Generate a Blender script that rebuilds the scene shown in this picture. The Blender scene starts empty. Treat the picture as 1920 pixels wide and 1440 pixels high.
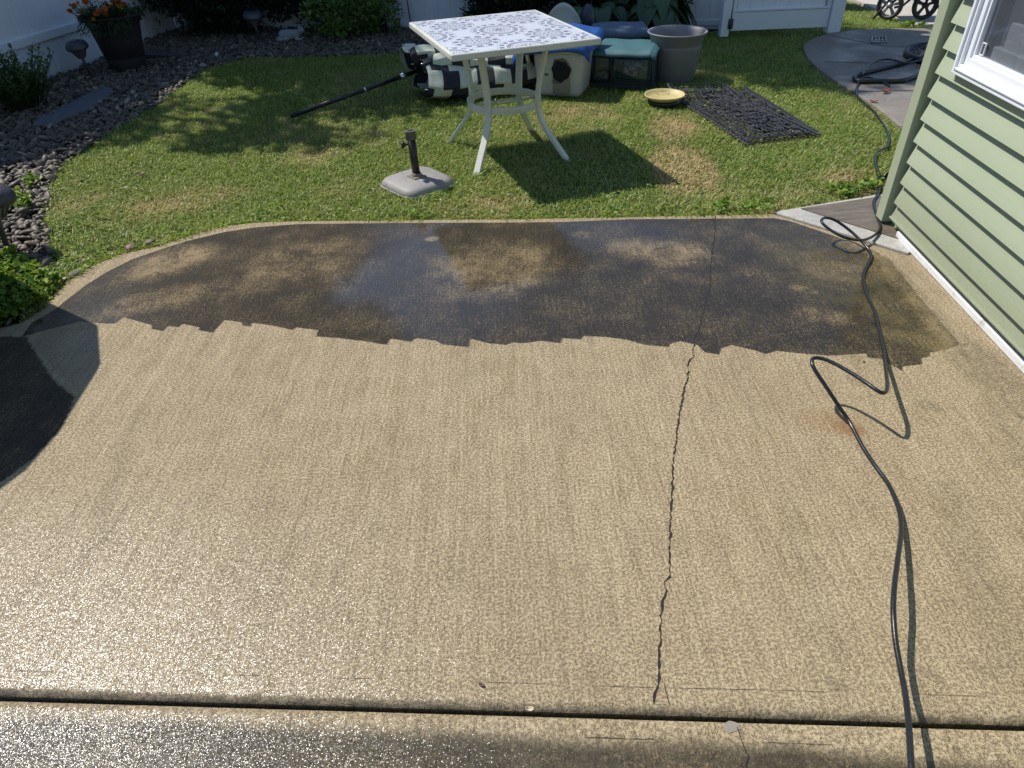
import bpy, bmesh, math, random
import numpy as np
from mathutils import Vector, Matrix, Quaternion
R_ = math.radians
rng = np.random.default_rng(7)
random.seed(7)
scn = bpy.context.scene
COL = scn.collection

# ------------------------------------------------------------------ camera
PITCH, ROLL, F, CAMH = R_(37.35), R_(2.4), 1300.0, 1.56
_f = np.array([0, math.cos(PITCH), -math.sin(PITCH)]); _r0 = np.array([1., 0, 0]); _d0 = np.cross(_f, _r0)
_r = math.cos(ROLL)*_r0 + math.sin(ROLL)*_d0
_d = -math.sin(ROLL)*_r0 + math.cos(ROLL)*_d0
CR = np.array([_r, _d, _f]).T
cam = bpy.data.cameras.new('camera'); cam.sensor_fit = 'HORIZONTAL'; cam.sensor_width = 36
cam.lens = F/1920*36; cam.clip_start = 0.05; cam.clip_end = 500
co = bpy.data.objects.new('camera', cam); COL.objects.link(co)
M = Matrix.Identity(4)
for i in range(3):
    M[i][0] = _r[i]; M[i][1] = -_d[i]; M[i][2] = -_f[i]
M[2][3] = CAMH
co.matrix_world = M
scn.camera = co

def at(px, py, z=0.0):
    """ground (or height z) position that a photo pixel looks at, used to survey the yard"""
    d = CR @ np.array([(px-960)/F, (py-720)/F, 1.0]); t = (z-CAMH)/d[2]
    return np.array([0, 0, CAMH]) + t*d

# ------------------------------------------------------------------ light
SUN_AZ, SUN_EL = R_(-56), R_(53)
SDIR = Vector((math.sin(SUN_AZ)*math.cos(SUN_EL), math.cos(SUN_AZ)*math.cos(SUN_EL), math.sin(SUN_EL)))
w = bpy.data.worlds.new('World'); scn.world = w; w.use_nodes = True
nt = w.node_tree
sky = nt.nodes.new('ShaderNodeTexSky'); sky.sky_type = 'NISHITA'; sky.sun_disc = False
sky.sun_elevation = SUN_EL; sky.sun_rotation = R_(304); sky.altitude = 100; sky.air_density = 1.0; sky.dust_density = 0.4; sky.ozone_density = 3.0
bg = nt.nodes['Background']; bg.inputs['Strength'].default_value = 0.13
nt.links.new(sky.outputs[0], bg.inputs[0])
sl = bpy.data.lights.new('sun', 'SUN'); sl.energy = 4.7; sl.angle = R_(0.53); sl.color = (1, 0.95, 0.885)
so = bpy.data.objects.new('sun', sl); COL.objects.link(so)
so.rotation_euler = (-SDIR).to_track_quat('-Z', 'Y').to_euler()
scn.view_settings.view_transform = 'Standard'; scn.view_settings.look = 'None'
scn.view_settings.exposure = 0.16; scn.view_settings.gamma = 1.0
scn.render.engine = 'CYCLES'
scn.cycles.use_denoising = True
scn.cycles.max_bounces = 6; scn.cycles.diffuse_bounces = 3; scn.cycles.glossy_bounces = 3
scn.cycles.transparent_max_bounces = 8; scn.cycles.caustics_reflective = False; scn.cycles.caustics_refractive = False
scn.cycles.sample_clamp_indirect = 6

# ------------------------------------------------------------------ node helpers
class NB:
    def __init__(s, name):
        s.m = bpy.data.materials.new(name); s.m.use_nodes = True; s.nt = s.m.node_tree
        s.b = s.nt.nodes['Principled BSDF']; s.out = s.nt.nodes['Material Output']
    def n(s, t, **k):
        x = s.nt.nodes.new(t)
        for a, v in k.items(): setattr(x, a, v)
        return x
    def put(s, sock, v):
        if isinstance(v, bpy.types.NodeSocket): s.nt.links.new(v, sock)
        elif isinstance(v, (tuple, list)) and len(v) == 3 and sock.type == 'RGBA': sock.default_value = (*v, 1)
        else: sock.default_value = v
    def math(s, op, a, b=None, c=None, clamp=False):
        x = s.n('ShaderNodeMath', operation=op, use_clamp=clamp)
        for i, v in enumerate((a, b, c)):
            if v is not None: s.put(x.inputs[i], v)
        return x.outputs[0]
    def add(s, a, b): return s.math('ADD', a, b)
    def sub(s, a, b): return s.math('SUBTRACT', a, b)
    def mul(s, a, b): return s.math('MULTIPLY', a, b)
    def sstep(s, v, lo, hi):
        x = s.n('ShaderNodeMapRange', interpolation_type='SMOOTHSTEP')
        s.put(x.inputs[0], v); x.inputs[1].default_value = lo; x.inputs[2].default_value = hi
        return x.outputs[0]
    def mix(s, f, a, b, blend='MIX'):
        x = s.n('ShaderNodeMix', data_type='RGBA', blend_type=blend)
        s.put(x.inputs[0], f); s.put(x.inputs[6], a); s.put(x.inputs[7], b)
        return x.outputs[2]
    def fmix(s, f, a, b):
        x = s.n('ShaderNodeMix', data_type='FLOAT')
        s.put(x.inputs[0], f); s.put(x.inputs[2], a); s.put(x.inputs[3], b)
        return x.outputs[0]
    def pos(s, scale=None, geo=False):
        o = s.n('ShaderNodeNewGeometry').outputs['Position'] if geo else s.n('ShaderNodeTexCoord').outputs['Object']
        if scale is None: return o
        x = s.n('ShaderNodeMapping'); s.put(x.inputs[0], o); x.inputs['Scale'].default_value = scale
        return x.outputs[0]
    def noise(s, v, sc, det=3, ro=.55, dist=0):
        x = s.n('ShaderNodeTexNoise'); s.put(x.inputs['Vector'], v); x.inputs['Scale'].default_value = sc
        x.inputs['Detail'].default_value = det; x.inputs['Roughness'].default_value = ro; x.inputs['Distortion'].default_value = dist
        return x.outputs[0]
    def vor(s, v, sc, feat='F1', out=0):
        x = s.n('ShaderNodeTexVoronoi', feature=feat); s.put(x.inputs['Vector'], v); x.inputs['Scale'].default_value = sc
        return x.outputs[out]
    def ramp(s, f, stops, interp='LINEAR'):
        x = s.n('ShaderNodeValToRGB'); s.put(x.inputs[0], f); cr = x.color_ramp; cr.interpolation = interp
        while len(cr.elements) < len(stops): cr.elements.new(0.5)
        for e, (p, c) in zip(cr.elements, stops):
            e.position = p; e.color = (*c, 1) if len(c) == 3 else c
        return x.outputs[0]
    def attr(s, name):
        return s.n('ShaderNodeAttribute', attribute_name=name).outputs['Fac']
    def rnd(s): return s.n('ShaderNodeNewGeometry').outputs['Random Per Island']
    def bump(s, h, dist=.002, st=.5):
        x = s.n('ShaderNodeBump'); s.put(x.inputs['Height'], h); x.inputs['Distance'].default_value = dist; s.put(x.inputs['Strength'], st)
        return x.outputs[0]
    def set(s, **k):
        for a, v in k.items(): s.put(s.b.inputs[a.replace('_', ' ')], v)
        return s

def simple(name, col, rough=.5, metal=0., var=.25, vs=18., bump=.0, bs=120., dirt=None, spec=None, dirt_amt=.55):
    b = NB(name); p = b.pos()
    n = b.noise(p, vs, 4)
    c = b.mix(n, tuple(x*(1-var) for x in col), tuple(min(1, x*(1+var)) for x in col))
    if dirt:
        d = b.sstep(b.noise(p, vs*.6, 6, .7), .52, .75); c = b.mix(b.mul(d, dirt_amt), c, dirt)
    b.set(Base_Color=c, Metallic=metal, Roughness=b.fmix(n, rough*.8, min(1, rough*1.2)))
    if spec is not None: b.set(**{'Specular_IOR_Level': spec})
    if bump: b.set(Normal=b.bump(b.noise(p, bs, 3), .003, bump))
    return b.m

def leafmat(name, stops, rough=.45, trans=.25, spec=.4, att=None):
    b = NB(name)
    c = b.ramp(b.rnd(), stops)
    n = b.noise(b.pos(geo=True), 4., 3)
    c = b.mix(n, b.mix(.25, c, (0, 0, 0)), c)
    if att: c = b.mix(b.attr('dry'), c, att)
    b.set(Base_Color=c, Roughness=rough, Specular_IOR_Level=spec)
    tr = b.n('ShaderNodeBsdfTranslucent'); b.put(tr.inputs[0], b.mix(.5, c, (.25, .32, .03), 'MIX'))
    mx = b.n('ShaderNodeMixShader'); mx.inputs[0].default_value = trans
    b.nt.links.new(b.b.outputs[0], mx.inputs[1]); b.nt.links.new(tr.outputs[0], mx.inputs[2])
    b.nt.links.new(mx.outputs[0], b.out.inputs[0])
    return b.m

# ------------------------------------------------------------------ object helpers
def tag(o, label=None, cat=None, group=None, kind=None):
    if label: o['label'] = label
    if cat: o['category'] = cat
    if group: o['group'] = group
    if kind: o['kind'] = kind
    return o
def thing(name, label, cat, loc=(0, 0, 0), rz=0, group=None):
    o = bpy.data.objects.new(name, None); o.empty_display_size = .1; COL.objects.link(o)
    o.location = loc; o.rotation_euler = (0, 0, rz)
    return tag(o, label, cat, group)
def link(name, me, mats, parent=None, smooth=None):
    for m in (mats if isinstance(mats, (list, tuple)) else [mats]): me.materials.append(m)
    o = bpy.data.objects.new(name, me); COL.objects.link(o)
    if parent: o.parent = parent
    return o
def np_mesh(name, V, Fc, mats, parent=None, smooth=True, attrs=None, midx=None):
    V = np.asarray(V, np.float32); Fc = np.asarray(Fc, np.int32); k = Fc.shape[1]
    me = bpy.data.meshes.new(name); me.vertices.add(len(V)); me.vertices.foreach_set('co', V.ravel())
    me.loops.add(Fc.size); me.loops.foreach_set('vertex_index', Fc.ravel())
    me.polygons.add(len(Fc)); me.polygons.foreach_set('loop_start', np.arange(len(Fc), dtype=np.int32)*k)
    if midx is not None: me.polygons.foreach_set('material_index', np.asarray(midx, np.int32))
    me.update(calc_edges=True)
    me.polygons.foreach_set('use_smooth', np.full(len(Fc), smooth))
    for a, v in (attrs or {}).items():
        me.attributes.new(a, 'FLOAT', 'POINT').data.foreach_set('value', np.asarray(v, np.float32))
    return link(name, me, mats, parent)

class MB:
    def __init__(s): s.v = []; s.f = []; s.mi = []; s.sm = []
    def addm(s, V, Fs, mi=0, sm=False):
        b = len(s.v); s.v += [tuple(map(float, p)) for p in V]
        for f in Fs: s.f.append(tuple(i+b for i in f)); s.mi.append(mi); s.sm.append(sm)
        return s
    def box(s, c, size, rz=0, mi=0, ax=None):
        hx, hy, hz = (x/2 for x in size)
        A = ax if ax is not None else np.array([[math.cos(rz), math.sin(rz), 0], [-math.sin(rz), math.cos(rz), 0], [0, 0, 1]])
        V = [np.array(c) + x*hx*A[0] + y*hy*A[1] + z*hz*A[2] for z in (-1, 1) for x, y in ((-1, -1), (1, -1), (1, 1), (-1, 1))]
        return s.addm(V, [(3, 2, 1, 0), (4, 5, 6, 7), (0, 1, 5, 4), (1, 2, 6, 5), (2, 3, 7, 6), (3, 0, 4, 7)], mi)
    def tube(s, P, r, n=8, mi=0, caps=True, flat=1.0, up=(0, 0, 1), square=False):
        P = [np.array(p, float) for p in P]; m = len(P)
        rr = [r]*m if np.isscalar(r) else list(r)
        V = []; up = np.array(up, float); prev = None
        for i in range(m):
            t = P[min(i+1, m-1)] - P[max(i-1, 0)]; t /= (np.linalg.norm(t)+1e-12)
            if prev is None:
                a = np.cross(up, t)
                if np.linalg.norm(a) < 1e-3: a = np.cross([1., 0, 0], t)
            else: a = prev - t*(prev@t)
            a /= np.linalg.norm(a); b = np.cross(t, a); prev = a
            for j in range(n):
                th = 2*math.pi*(j+.5 if square else j)/n
                V.append(P[i] + rr[i]*(math.cos(th)*a + flat*math.sin(th)*b))
        Fs = [(i*n+j, i*n+(j+1) % n, (i+1)*n+(j+1) % n, (i+1)*n+j) for i in range(m-1) for j in range(n)]
        if caps: Fs += [tuple(range(n-1, -1, -1)), tuple((m-1)*n+j for j in range(n))]
        return s.addm(V, Fs, mi, not square)
    def lathe(s, prof, n=32, mi=0, c=(0, 0, 0), sx=1, sy=1, wob=0):
        V = []
        for k, (r, z) in enumerate(prof):
            for j in range(n):
                th = 2*math.pi*j/n; q = r*(1+wob*math.sin(3*th+k))
                V.append((c[0]+q*math.cos(th)*sx, c[1]+q*math.sin(th)*sy, c[2]+z))
        m = len(prof)
        Fs = [(i*n+j, i*n+(j+1) % n, (i+1)*n+(j+1) % n, (i+1)*n+j) for i in range(m-1) for j in range(n)]
        if prof[0][0] > 1e-6: Fs.append(tuple(range(n-1, -1, -1)))
        if prof[-1][0] > 1e-6: Fs.append(tuple((m-1)*n+j for j in range(n)))
        return s.addm(V, Fs, mi, True)
    def prism(s, poly, z0, z1, mi=0):
        n = len(poly); V = [(p[0], p[1], z0) for p in poly] + [(p[0], p[1], z1) for p in poly]
        return s.addm(V, [tuple(range(n-1, -1, -1)), tuple(range(n, 2*n))] + [(i, (i+1) % n, n+(i+1) % n, n+i) for i in range(n)], mi)
    def grid(s, fn, nu, nv, mi=0, thick=0, sm=True):
        V = [fn(i/nu, j/nv) for i in range(nu+1) for j in range(nv+1)]
        Fs = [(i*(nv+1)+j, (i+1)*(nv+1)+j, (i+1)*(nv+1)+j+1, i*(nv+1)+j+1) for i in range(nu) for j in range(nv)]
        b = len(s.f); s.addm(V, Fs, 0, sm)
        if callable(mi):
            for q in range(nu*nv): s.mi[b+q] = mi(q//nv, q % nv)
        else:
            for q in range(nu*nv): s.mi[b+q] = mi
        return s
    def ico(s, c, r, sub=2, mi=0):
        bm = bmesh.new(); bmesh.ops.create_icosphere(bm, subdivisions=sub, radius=1)
        r = (r, r, r) if np.isscalar(r) else r
        V = [(c[0]+v.co.x*r[0], c[1]+v.co.y*r[1], c[2]+v.co.z*r[2]) for v in bm.verts]
        Fs = [tuple(v.index for v in f.verts) for f in bm.faces]; bm.free()
        return s.addm(V, Fs, mi, True)
    def build(s, name, mats, parent=None, world=False, bevel=0, solid=0, sub=0, seg=2, remesh=0):
        me = bpy.data.meshes.new(name); V = s.v
        if world and parent:
            Mi = (Matrix.Translation(parent.location) @ parent.rotation_euler.to_matrix().to_4x4()).inverted()
            V = [tuple(Mi @ Vector(p)) for p in V]
        me.from_pydata(V, [], s.f); me.update()
        me.polygons.foreach_set('material_index', s.mi); me.polygons.foreach_set('use_smooth', s.sm)
        o = link(name, me, mats, parent)
        if solid: q = o.modifiers.new('s', 'SOLIDIFY'); q.thickness = solid; q.offset = 0
        if remesh:
            q = o.modifiers.new('r', 'REMESH'); q.mode = 'VOXEL'; q.voxel_size = remesh; q.use_smooth_shade = True
            q = o.modifiers.new('m', 'SMOOTH'); q.iterations = 4; q.factor = .5
        if bevel:
            q = o.modifiers.new('b', 'BEVEL'); q.width = bevel; q.segments = seg; q.limit_method = 'ANGLE'; q.angle_limit = R_(35); q.harden_normals = False
        if sub: q = o.modifiers.new('u', 'SUBSURF'); q.levels = sub; q.render_levels = sub
        return o
def spline(P, n=8):
    P = [np.array(p, float) for p in P]; out = []
    Q = [2*P[0]-P[1]] + P + [2*P[-1]-P[-2]]
    for i in range(1, len(Q)-2):
        a, b, c, d = Q[i-1:i+3]
        for k in range(n):
            t = k/n
            out.append(.5*((2*b)+(-a+c)*t+(2*a-5*b+4*c-d)*t*t+(-a+3*b-3*c+d)*t**3))
    out.append(P[-1]); return out

def unit(a): return a/(np.linalg.norm(a, axis=-1, keepdims=True)+1e-9)
def leaves(C, D, N, L, W, fold=.15, curl=0.0):
    """rhombic leaves: centre base C, axis D, normal N"""
    C = np.asarray(C); n = len(C); D = unit(D); S = unit(np.cross(D, N)); Nn = np.cross(S, D)
    L = np.broadcast_to(L, n)[:, None]; W = np.broadcast_to(W, n)[:, None]
    V = np.stack([C, C+D*L*.5+S*W*.5+Nn*W*fold, C+D*L-Nn*L*curl, C+D*L*.5-S*W*.5+Nn*W*fold], 1).reshape(-1, 3)
    Fq = np.arange(4*n).reshape(-1, 4)
    return V, Fq
def rand_dir(n): return unit(rng.normal(size=(n, 3)))
def clump_points(c, r, n_cl, per, cl_r, shell=.55):
    """leaf positions gathered in clumps inside an ellipsoid"""
    d = rand_dir(n_cl); rad = (shell + (1-shell)*rng.random(n_cl)**.7)[:, None]
    cc = np.array(c) + d*rad*np.array(r)
    P = np.repeat(cc, per, 0); o = rand_dir(len(P))*(rng.random(len(P))**.5)[:, None]*cl_r
    return P + o*np.array([1, 1, .75]), o

def inpoly(X, Y, poly):
    poly = np.asarray(poly)[:, :2]; ins = np.zeros(X.shape, bool); j = len(poly)-1
    for i in range(len(poly)):
        xi, yi = poly[i]; xj, yj = poly[j]
        c = ((yi > Y) != (yj > Y)) & (X < (xj-xi)*(Y-yi)/((yj-yi)+1e-12)+xi)
        ins ^= c; j = i
    return ins
def seg_dist(X, Y, poly, closed=True, nearest=False):
    poly = np.asarray(poly)[:, :2]; best = np.full(X.shape, 1e9); NX = X.copy(); NY = Y.copy()
    m = len(poly) if closed else len(poly)-1
    for i in range(m):
        a = poly[i]; b = poly[(i+1) % len(poly)]; d = b-a; L = d@d+1e-12
        t = np.clip(((X-a[0])*d[0]+(Y-a[1])*d[1])/L, 0, 1); qx = a[0]+t*d[0]; qy = a[1]+t*d[1]
        r = np.hypot(X-qx, Y-qy); k = r < best
        best = np.where(k, r, best); NX = np.where(k, qx, NX); NY = np.where(k, qy, NY)
    return (best, NX, NY) if nearest else best
def pix(L, z=0): return [at(x, y, z)[:2] for x, y in L]

# ------------------------------------------------------------------ materials
def concrete(name, main=True):
    b = NB(name); p = b.pos()
    big = b.noise(p, 1.6, 4, .6); mid = b.noise(p, 9, 4, .6); n2 = b.noise(p, 130, 3, .6); gr = b.noise(p, 420, 2, .6)
    broom = b.noise(b.pos((150, 7, 1)), 1.0, 3, .6)
    cells = b.vor(b.pos((250, 180, 1)), 1, 'DISTANCE_TO_EDGE'); crz = b.sstep(cells, .0, .13)
    crz = b.math('MAXIMUM', crz, b.sstep(b.noise(p, 130, 2), .44, .56))
    f = b.add(b.add(b.mul(gr, .55), b.mul(n2, .3)), b.mul(broom, .25))
    broad = b.noise(b.pos((48, 1.1, 1)), 1.0, 4, .65)
    f = b.add(f, b.add(b.mul(b.sub(mid, .5), .14), b.mul(b.sub(broad, .5), .20)))
    clean = b.ramp(f, [(.36, (.11, .076, .044)), (.50, (.32, .247, .144)), (.60, (.435, .350, .216)), (.74, (.60, .51, .335))])
    clean = b.mix(b.mul(b.sub(1.0, crz), .6), clean, (.085, .062, .04))
    clean = b.mix(b.mul(b.sstep(big, .42, .7), .35), clean, b.mix(1.0, clean, (.80, .76, .74), 'MULTIPLY'))
    pv = b.vor(p, 7.5); pit = b.mul(b.sub(1.0, b.sstep(pv, .012, .024)), b.sstep(b.noise(p, 2.2, 2), .5, .56))
    clean = b.mix(b.mul(pit, .85), clean, (.05, .04, .028))
    stn = b.mul(b.attr('stain_reflection'), b.sstep(b.noise(p, 7, 6, .75, .8), .25, .6))
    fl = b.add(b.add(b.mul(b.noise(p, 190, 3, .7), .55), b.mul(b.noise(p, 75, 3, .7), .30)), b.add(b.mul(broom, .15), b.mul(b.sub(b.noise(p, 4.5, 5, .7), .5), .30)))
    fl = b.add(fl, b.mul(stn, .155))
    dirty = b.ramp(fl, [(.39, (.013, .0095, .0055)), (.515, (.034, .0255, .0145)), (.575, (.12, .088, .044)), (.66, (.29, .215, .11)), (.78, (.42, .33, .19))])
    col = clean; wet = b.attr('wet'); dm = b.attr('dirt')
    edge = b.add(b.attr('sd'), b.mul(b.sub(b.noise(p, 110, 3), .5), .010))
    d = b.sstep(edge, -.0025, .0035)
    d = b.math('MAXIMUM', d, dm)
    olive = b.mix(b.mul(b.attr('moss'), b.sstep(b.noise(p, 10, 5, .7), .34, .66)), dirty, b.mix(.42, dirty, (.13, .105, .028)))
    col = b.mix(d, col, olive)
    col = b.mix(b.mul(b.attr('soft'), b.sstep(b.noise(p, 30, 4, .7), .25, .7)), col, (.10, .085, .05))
    col = b.mix(b.mul(b.attr('rust'), .7), col, (.24, .115, .04))
    wetd = b.mul(wet, b.sub(1.0, b.mul(d, .6)))
    col = b.mix(b.mul(wetd, .4), col, b.mix(1.0, col, (.62, .58, .55), 'MULTIPLY'))
    h = b.add(b.add(gr, b.mul(n2, .8)), b.add(b.mul(broom, .5), b.mul(crz, .8)))
    b.set(Base_Color=col, Roughness=b.fmix(wet, .85, .5), Specular_IOR_Level=b.fmix(wet, .4, .2), Normal=b.bump(h, .0022, .75))
    film = b.attr('film')
    calm = b.sstep(b.attr('sd'), -.01, .01)
    rip = b.mul(b.noise(p, 11, 3, .5, .6), 3.0)
    nrm = b.bump(b.add(b.add(n2, b.mul(broom, .5)), rip), .0016, b.fmix(film, .14, .05))
    # coarse washed grains: every grain of sand carries its own tilt under the water
    def facets(sc):
        vm = b.n('ShaderNodeVectorMath', operation='SUBTRACT'); b.put(vm.inputs[0], b.vor(p, sc, 'F1', 1)); vm.inputs[1].default_value = (.5, .5, .5); return vm.outputs[0]
    va = b.n('ShaderNodeVectorMath', operation='ADD'); b.put(va.inputs[0], facets(700)); b.put(va.inputs[1], facets(330))
    vs_ = b.n('ShaderNodeVectorMath', operation='MULTIPLY'); b.put(vs_.inputs[0], va.outputs[0]); vs_.inputs[1].default_value = (.30, .30, 0)
    vs2 = b.n('ShaderNodeVectorMath', operation='SCALE'); b.put(vs2.inputs[0], vs_.outputs[0]); b.put(vs2.inputs['Scale'], b.sub(1.0, calm))
    vn = b.n('ShaderNodeVectorMath', operation='ADD'); b.put(vn.inputs[0], nrm); b.put(vn.inputs[1], vs2.outputs[0])
    vz = b.n('ShaderNodeVectorMath', operation='NORMALIZE'); b.put(vz.inputs[0], vn.outputs[0])
    b.set(**{'Coat_Weight': b.mul(b.math('MULTIPLY', wet, 1.15, clamp=True), b.fmix(calm, 1.0, b.fmix(film, .5, 1.0))), 'Coat_Roughness': b.fmix(calm, .19, b.fmix(film, .085, .03)), 'Coat_IOR': b.fmix(film, 1.36, 1.48),
             'Coat_Normal': vz.outputs[0]})
    return b.m
M_conc = concrete('washed_concrete')
M_crack = simple('crack_shadow_soil', (.016, .013, .010), .95, var=.5, vs=60)
def concrete_plain(name, col, wetv):
    b = NB(name); p = b.pos(geo=True)
    f = b.add(b.mul(b.noise(p, 220, 2), .5), b.add(b.mul(b.noise(p, 30, 4, .6), .3), b.mul(b.noise(p, 2.5, 4, .6), .35)))
    c = b.ramp(f, [(.38, tuple(x*.55 for x in col)), (.58, col), (.75, tuple(x*1.35 for x in col))])
    b.set(Base_Color=c, Roughness=b.fmix(b.sstep(b.noise(p, 1.7, 3), .4, .62), .45 if wetv else .85, .8), Normal=b.bump(f, .004, .5))
    return b.m
M_path = concrete_plain('path_concrete', (.20, .175, .145), True)
M_drive = concrete_plain('driveway_concrete', (.46, .41, .35), False)
M_wedge = concrete_plain('walkway_concrete', (.42, .40, .36), True)
M_wood = NB('wet_brown_concrete'); _p = M_wood.pos((6, 30, 1), geo=True)
M_wood.set(Base_Color=M_wood.ramp(M_wood.add(M_wood.mul(M_wood.noise(_p, 1.2, 5, .65), .7), M_wood.mul(M_wood.noise(M_wood.pos(geo=True), 120, 2), .3)), [(.35, (.085, .07, .05)), (.55, (.16, .13, .092)), (.75, (.26, .22, .165))]), Roughness=.45); M_wood = M_wood.m

def soilmat(name, a, c, sc=30):
    b = NB(name); p = b.pos(geo=True); n = b.add(b.mul(b.noise(p, sc, 6, .7), .6), b.mul(b.noise(p, 3, 4), .4))
    b.set(Base_Color=b.ramp(n, [(.35, a), (.65, c)]), Roughness=.95, Specular_IOR_Level=.15, Normal=b.bump(n, .02, .8)); return b.m
M_soil = soilmat('lawn_soil', (.05, .045, .018), (.14, .135, .05))
M_bed = soilmat('bed_soil', (.012, .010, .009), (.04, .034, .028), 60)
M_ground = soilmat('far_ground', (.03, .035, .012), (.07, .08, .028), 8)
M_grass = leafmat('grass_blades', [(0, (.055, .12, .016)), (.3, (.19, .335, .04)), (.6, (.345, .475, .08)), (.85, (.54, .60, .17)), (1, (.74, .69, .36))], .42, .45, .4, (.74, .56, .29))
M_weed = leafmat('weed_leaves', [(0, (.06, .16, .02)), (.6, (.18, .33, .04)), (1, (.36, .46, .08))], .45, .4, .3)
M_tree = leafmat('tree_leaves', [(0, (.02, .045, .012)), (.6, (.045, .085, .02)), (1, (.07, .11, .03))], .45, .2)
M_hedge = leafmat('dark_shrub_leaves', [(0, (.008, .016, .008)), (.7, (.018, .03, .012)), (1, (.03, .05, .018))], .5, .1)
M_rhodo = leafmat('bright_shrub_leaves', [(0, (.05, .10, .02)), (.6, (.13, .23, .045)), (1, (.24, .34, .07))], .4, .2)
M_hosta = leafmat('hosta_leaves', [(0, (.035, .07, .035)), (.6, (.06, .11, .055)), (1, (.09, .14, .07))], .35, .15)
M_sedum = leafmat('sedum_leaves', [(0, (.03, .075, .02)), (.6, (.06, .13, .035)), (1, (.10, .18, .05))], .4, .2)
M_mari = leafmat('marigold_leaves', [(0, (.015, .035, .012)), (.7, (.03, .065, .02)), (1, (.05, .09, .03))], .5, .15)
M_orange = leafmat('orange_petals', [(0, (.55, .10, .012)), (.6, (.70, .17, .02)), (1, (.80, .28, .03))], .5, .2)
M_yellow = leafmat('yellow_petals', [(0, (.75, .38, .02)), (1, (.85, .52, .05))], .5, .2)
M_stem = simple('green_stem', (.05, .08, .025), .6)
M_bark = simple('bark', (.06, .045, .033), .9, var=.5, vs=25, bump=.8, bs=40)
M_twig = simple('dark_twig', (.03, .024, .02), .9, var=.4)
_b = NB('river_stone'); _c = _b.ramp(_b.rnd(), [(0, (.052, .041, .029)), (.25, (.125, .098, .067)), (.5, (.085, .073, .056)), (.75, (.19, .146, .096)), (.93, (.115, .10, .082)), (1, (.38, .33, .26))])
_n = _b.noise(_b.pos(geo=True), 70, 4, .6); _c = _b.mix(_n, _b.mix(.35, _c, (.02, .018, .015)), _c)
_b.set(Base_Color=_c, Roughness=.6, Normal=_b.bump(_n, .003, .3)); M_stone = _b.m
M_vinyl = simple('white_vinyl', (.74, .76, .78), .38, var=.05, vs=3, dirt=(.55, .55, .50), dirt_amt=.25)
_b = NB('sage_siding'); _p = _b.pos(geo=True); _n = _b.noise(_b.mul(1, 1) if False else _p, 2.5, 4, .6)
_z = _b.n('ShaderNodeSeparateXYZ'); _b.put(_z.inputs[0], _p)
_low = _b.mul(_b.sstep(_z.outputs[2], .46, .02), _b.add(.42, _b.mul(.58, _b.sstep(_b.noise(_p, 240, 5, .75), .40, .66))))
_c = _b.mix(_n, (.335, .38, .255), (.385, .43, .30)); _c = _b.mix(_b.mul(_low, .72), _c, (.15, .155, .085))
_b.set(Base_Color=_c, Roughness=.5, Normal=_b.bump(_b.noise(_b.pos((400, 6, 60), geo=True), 1, 3), .0008, .25)); M_side = _b.m
M_trim = simple('sage_trim', (.345, .385, .26), .5, var=.06, vs=6, dirt=(.2, .22, .14), dirt_amt=.3)
M_frame = simple('white_window_vinyl', (.80, .82, .85), .32, var=.03, vs=4)
M_strip = simple('white_flashing', (.72, .73, .72), .5, var=.08, vs=30, dirt=(.14, .11, .07), dirt_amt=.75)
M_curt = NB('grey_screen_curtain'); _s = M_curt.noise(M_curt.pos((1, 26, .6), geo=True), 1, 3, .5)
M_curt.set(Base_Color=M_curt.ramp(_s, [(.3, (.12, .125, .14)), (.5, (.21, .22, .245)), (.7, (.33, .345, .37))]), Roughness=.9); M_curt = M_curt.m
_b = NB('window_glass'); _g = _b.n('ShaderNodeBsdfGlossy'); _g.inputs['Roughness'].default_value = .02; _t = _b.n('ShaderNodeBsdfTransparent'); _t.inputs[0].default_value = (.86, .88, .9, 1)
_lw = _b.n('ShaderNodeLayerWeight'); _lw.inputs[0].default_value = .5; _fo = _b.add(.045, _b.mul(.9, _b.math('POWER', _lw.outputs['Facing'], 5.0))); _mx = _b.n('ShaderNodeMixShader')
_b.nt.links.new(_fo, _mx.inputs[0]); _b.nt.links.new(_t.outputs[0], _mx.inputs[1]); _b.nt.links.new(_g.outputs[0], _mx.inputs[2]); _b.nt.links.new(_mx.outputs[0], _b.out.inputs[0]); M_glass = _b.m
M_roof = simple('roof_shingle', (.08, .075, .07), .9, var=.4, vs=30)
M_cream = simple('cream_metal_paint', (.62, .62, .54), .38, var=.06, vs=9, dirt=(.30, .25, .17), dirt_amt=.35)
M_black = simple('black_metal', (.014, .015, .017), .35, var=.3)
M_bronze = simple('dark_bronze_tube', (.035, .028, .022), .42, metal=.3, var=.4, dirt=(.10, .06, .035))
M_plate = simple('weathered_grey_resin', (.27, .255, .24), .6, var=.14, vs=14, bump=.25, dirt=(.11, .095, .08), dirt_amt=.6)
M_plate_rim = simple('pale_resin_rim', (.5, .49, .46), .6, var=.15)
M_navy = simple('black_canopy_fabric', (.018, .020, .026), .8, var=.25, bump=.2, bs=300)
M_ivory = simple('ivory_canopy_fabric', (.56, .58, .46), .8, var=.08, bump=.2, bs=300, dirt=(.33, .33, .24), dirt_amt=.4)
M_silver = simple('silver_metal', (.6, .6, .62), .25, metal=.9, var=.1)
M_tote = simple('white_tote_plastic', (.46, .455, .42), .45, var=.08, vs=5, dirt=(.20, .16, .11), dirt_amt=.6)
M_dark = simple('interior_shade', (.006, .006, .007), .9)
M_stain = simple('brown_stain', (.12, .095, .07), .7, var=.4, vs=40)
M_blue = simple('blue_tarp', (.008, .07, .27), .45, var=.3, bump=.4, bs=25)
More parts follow.
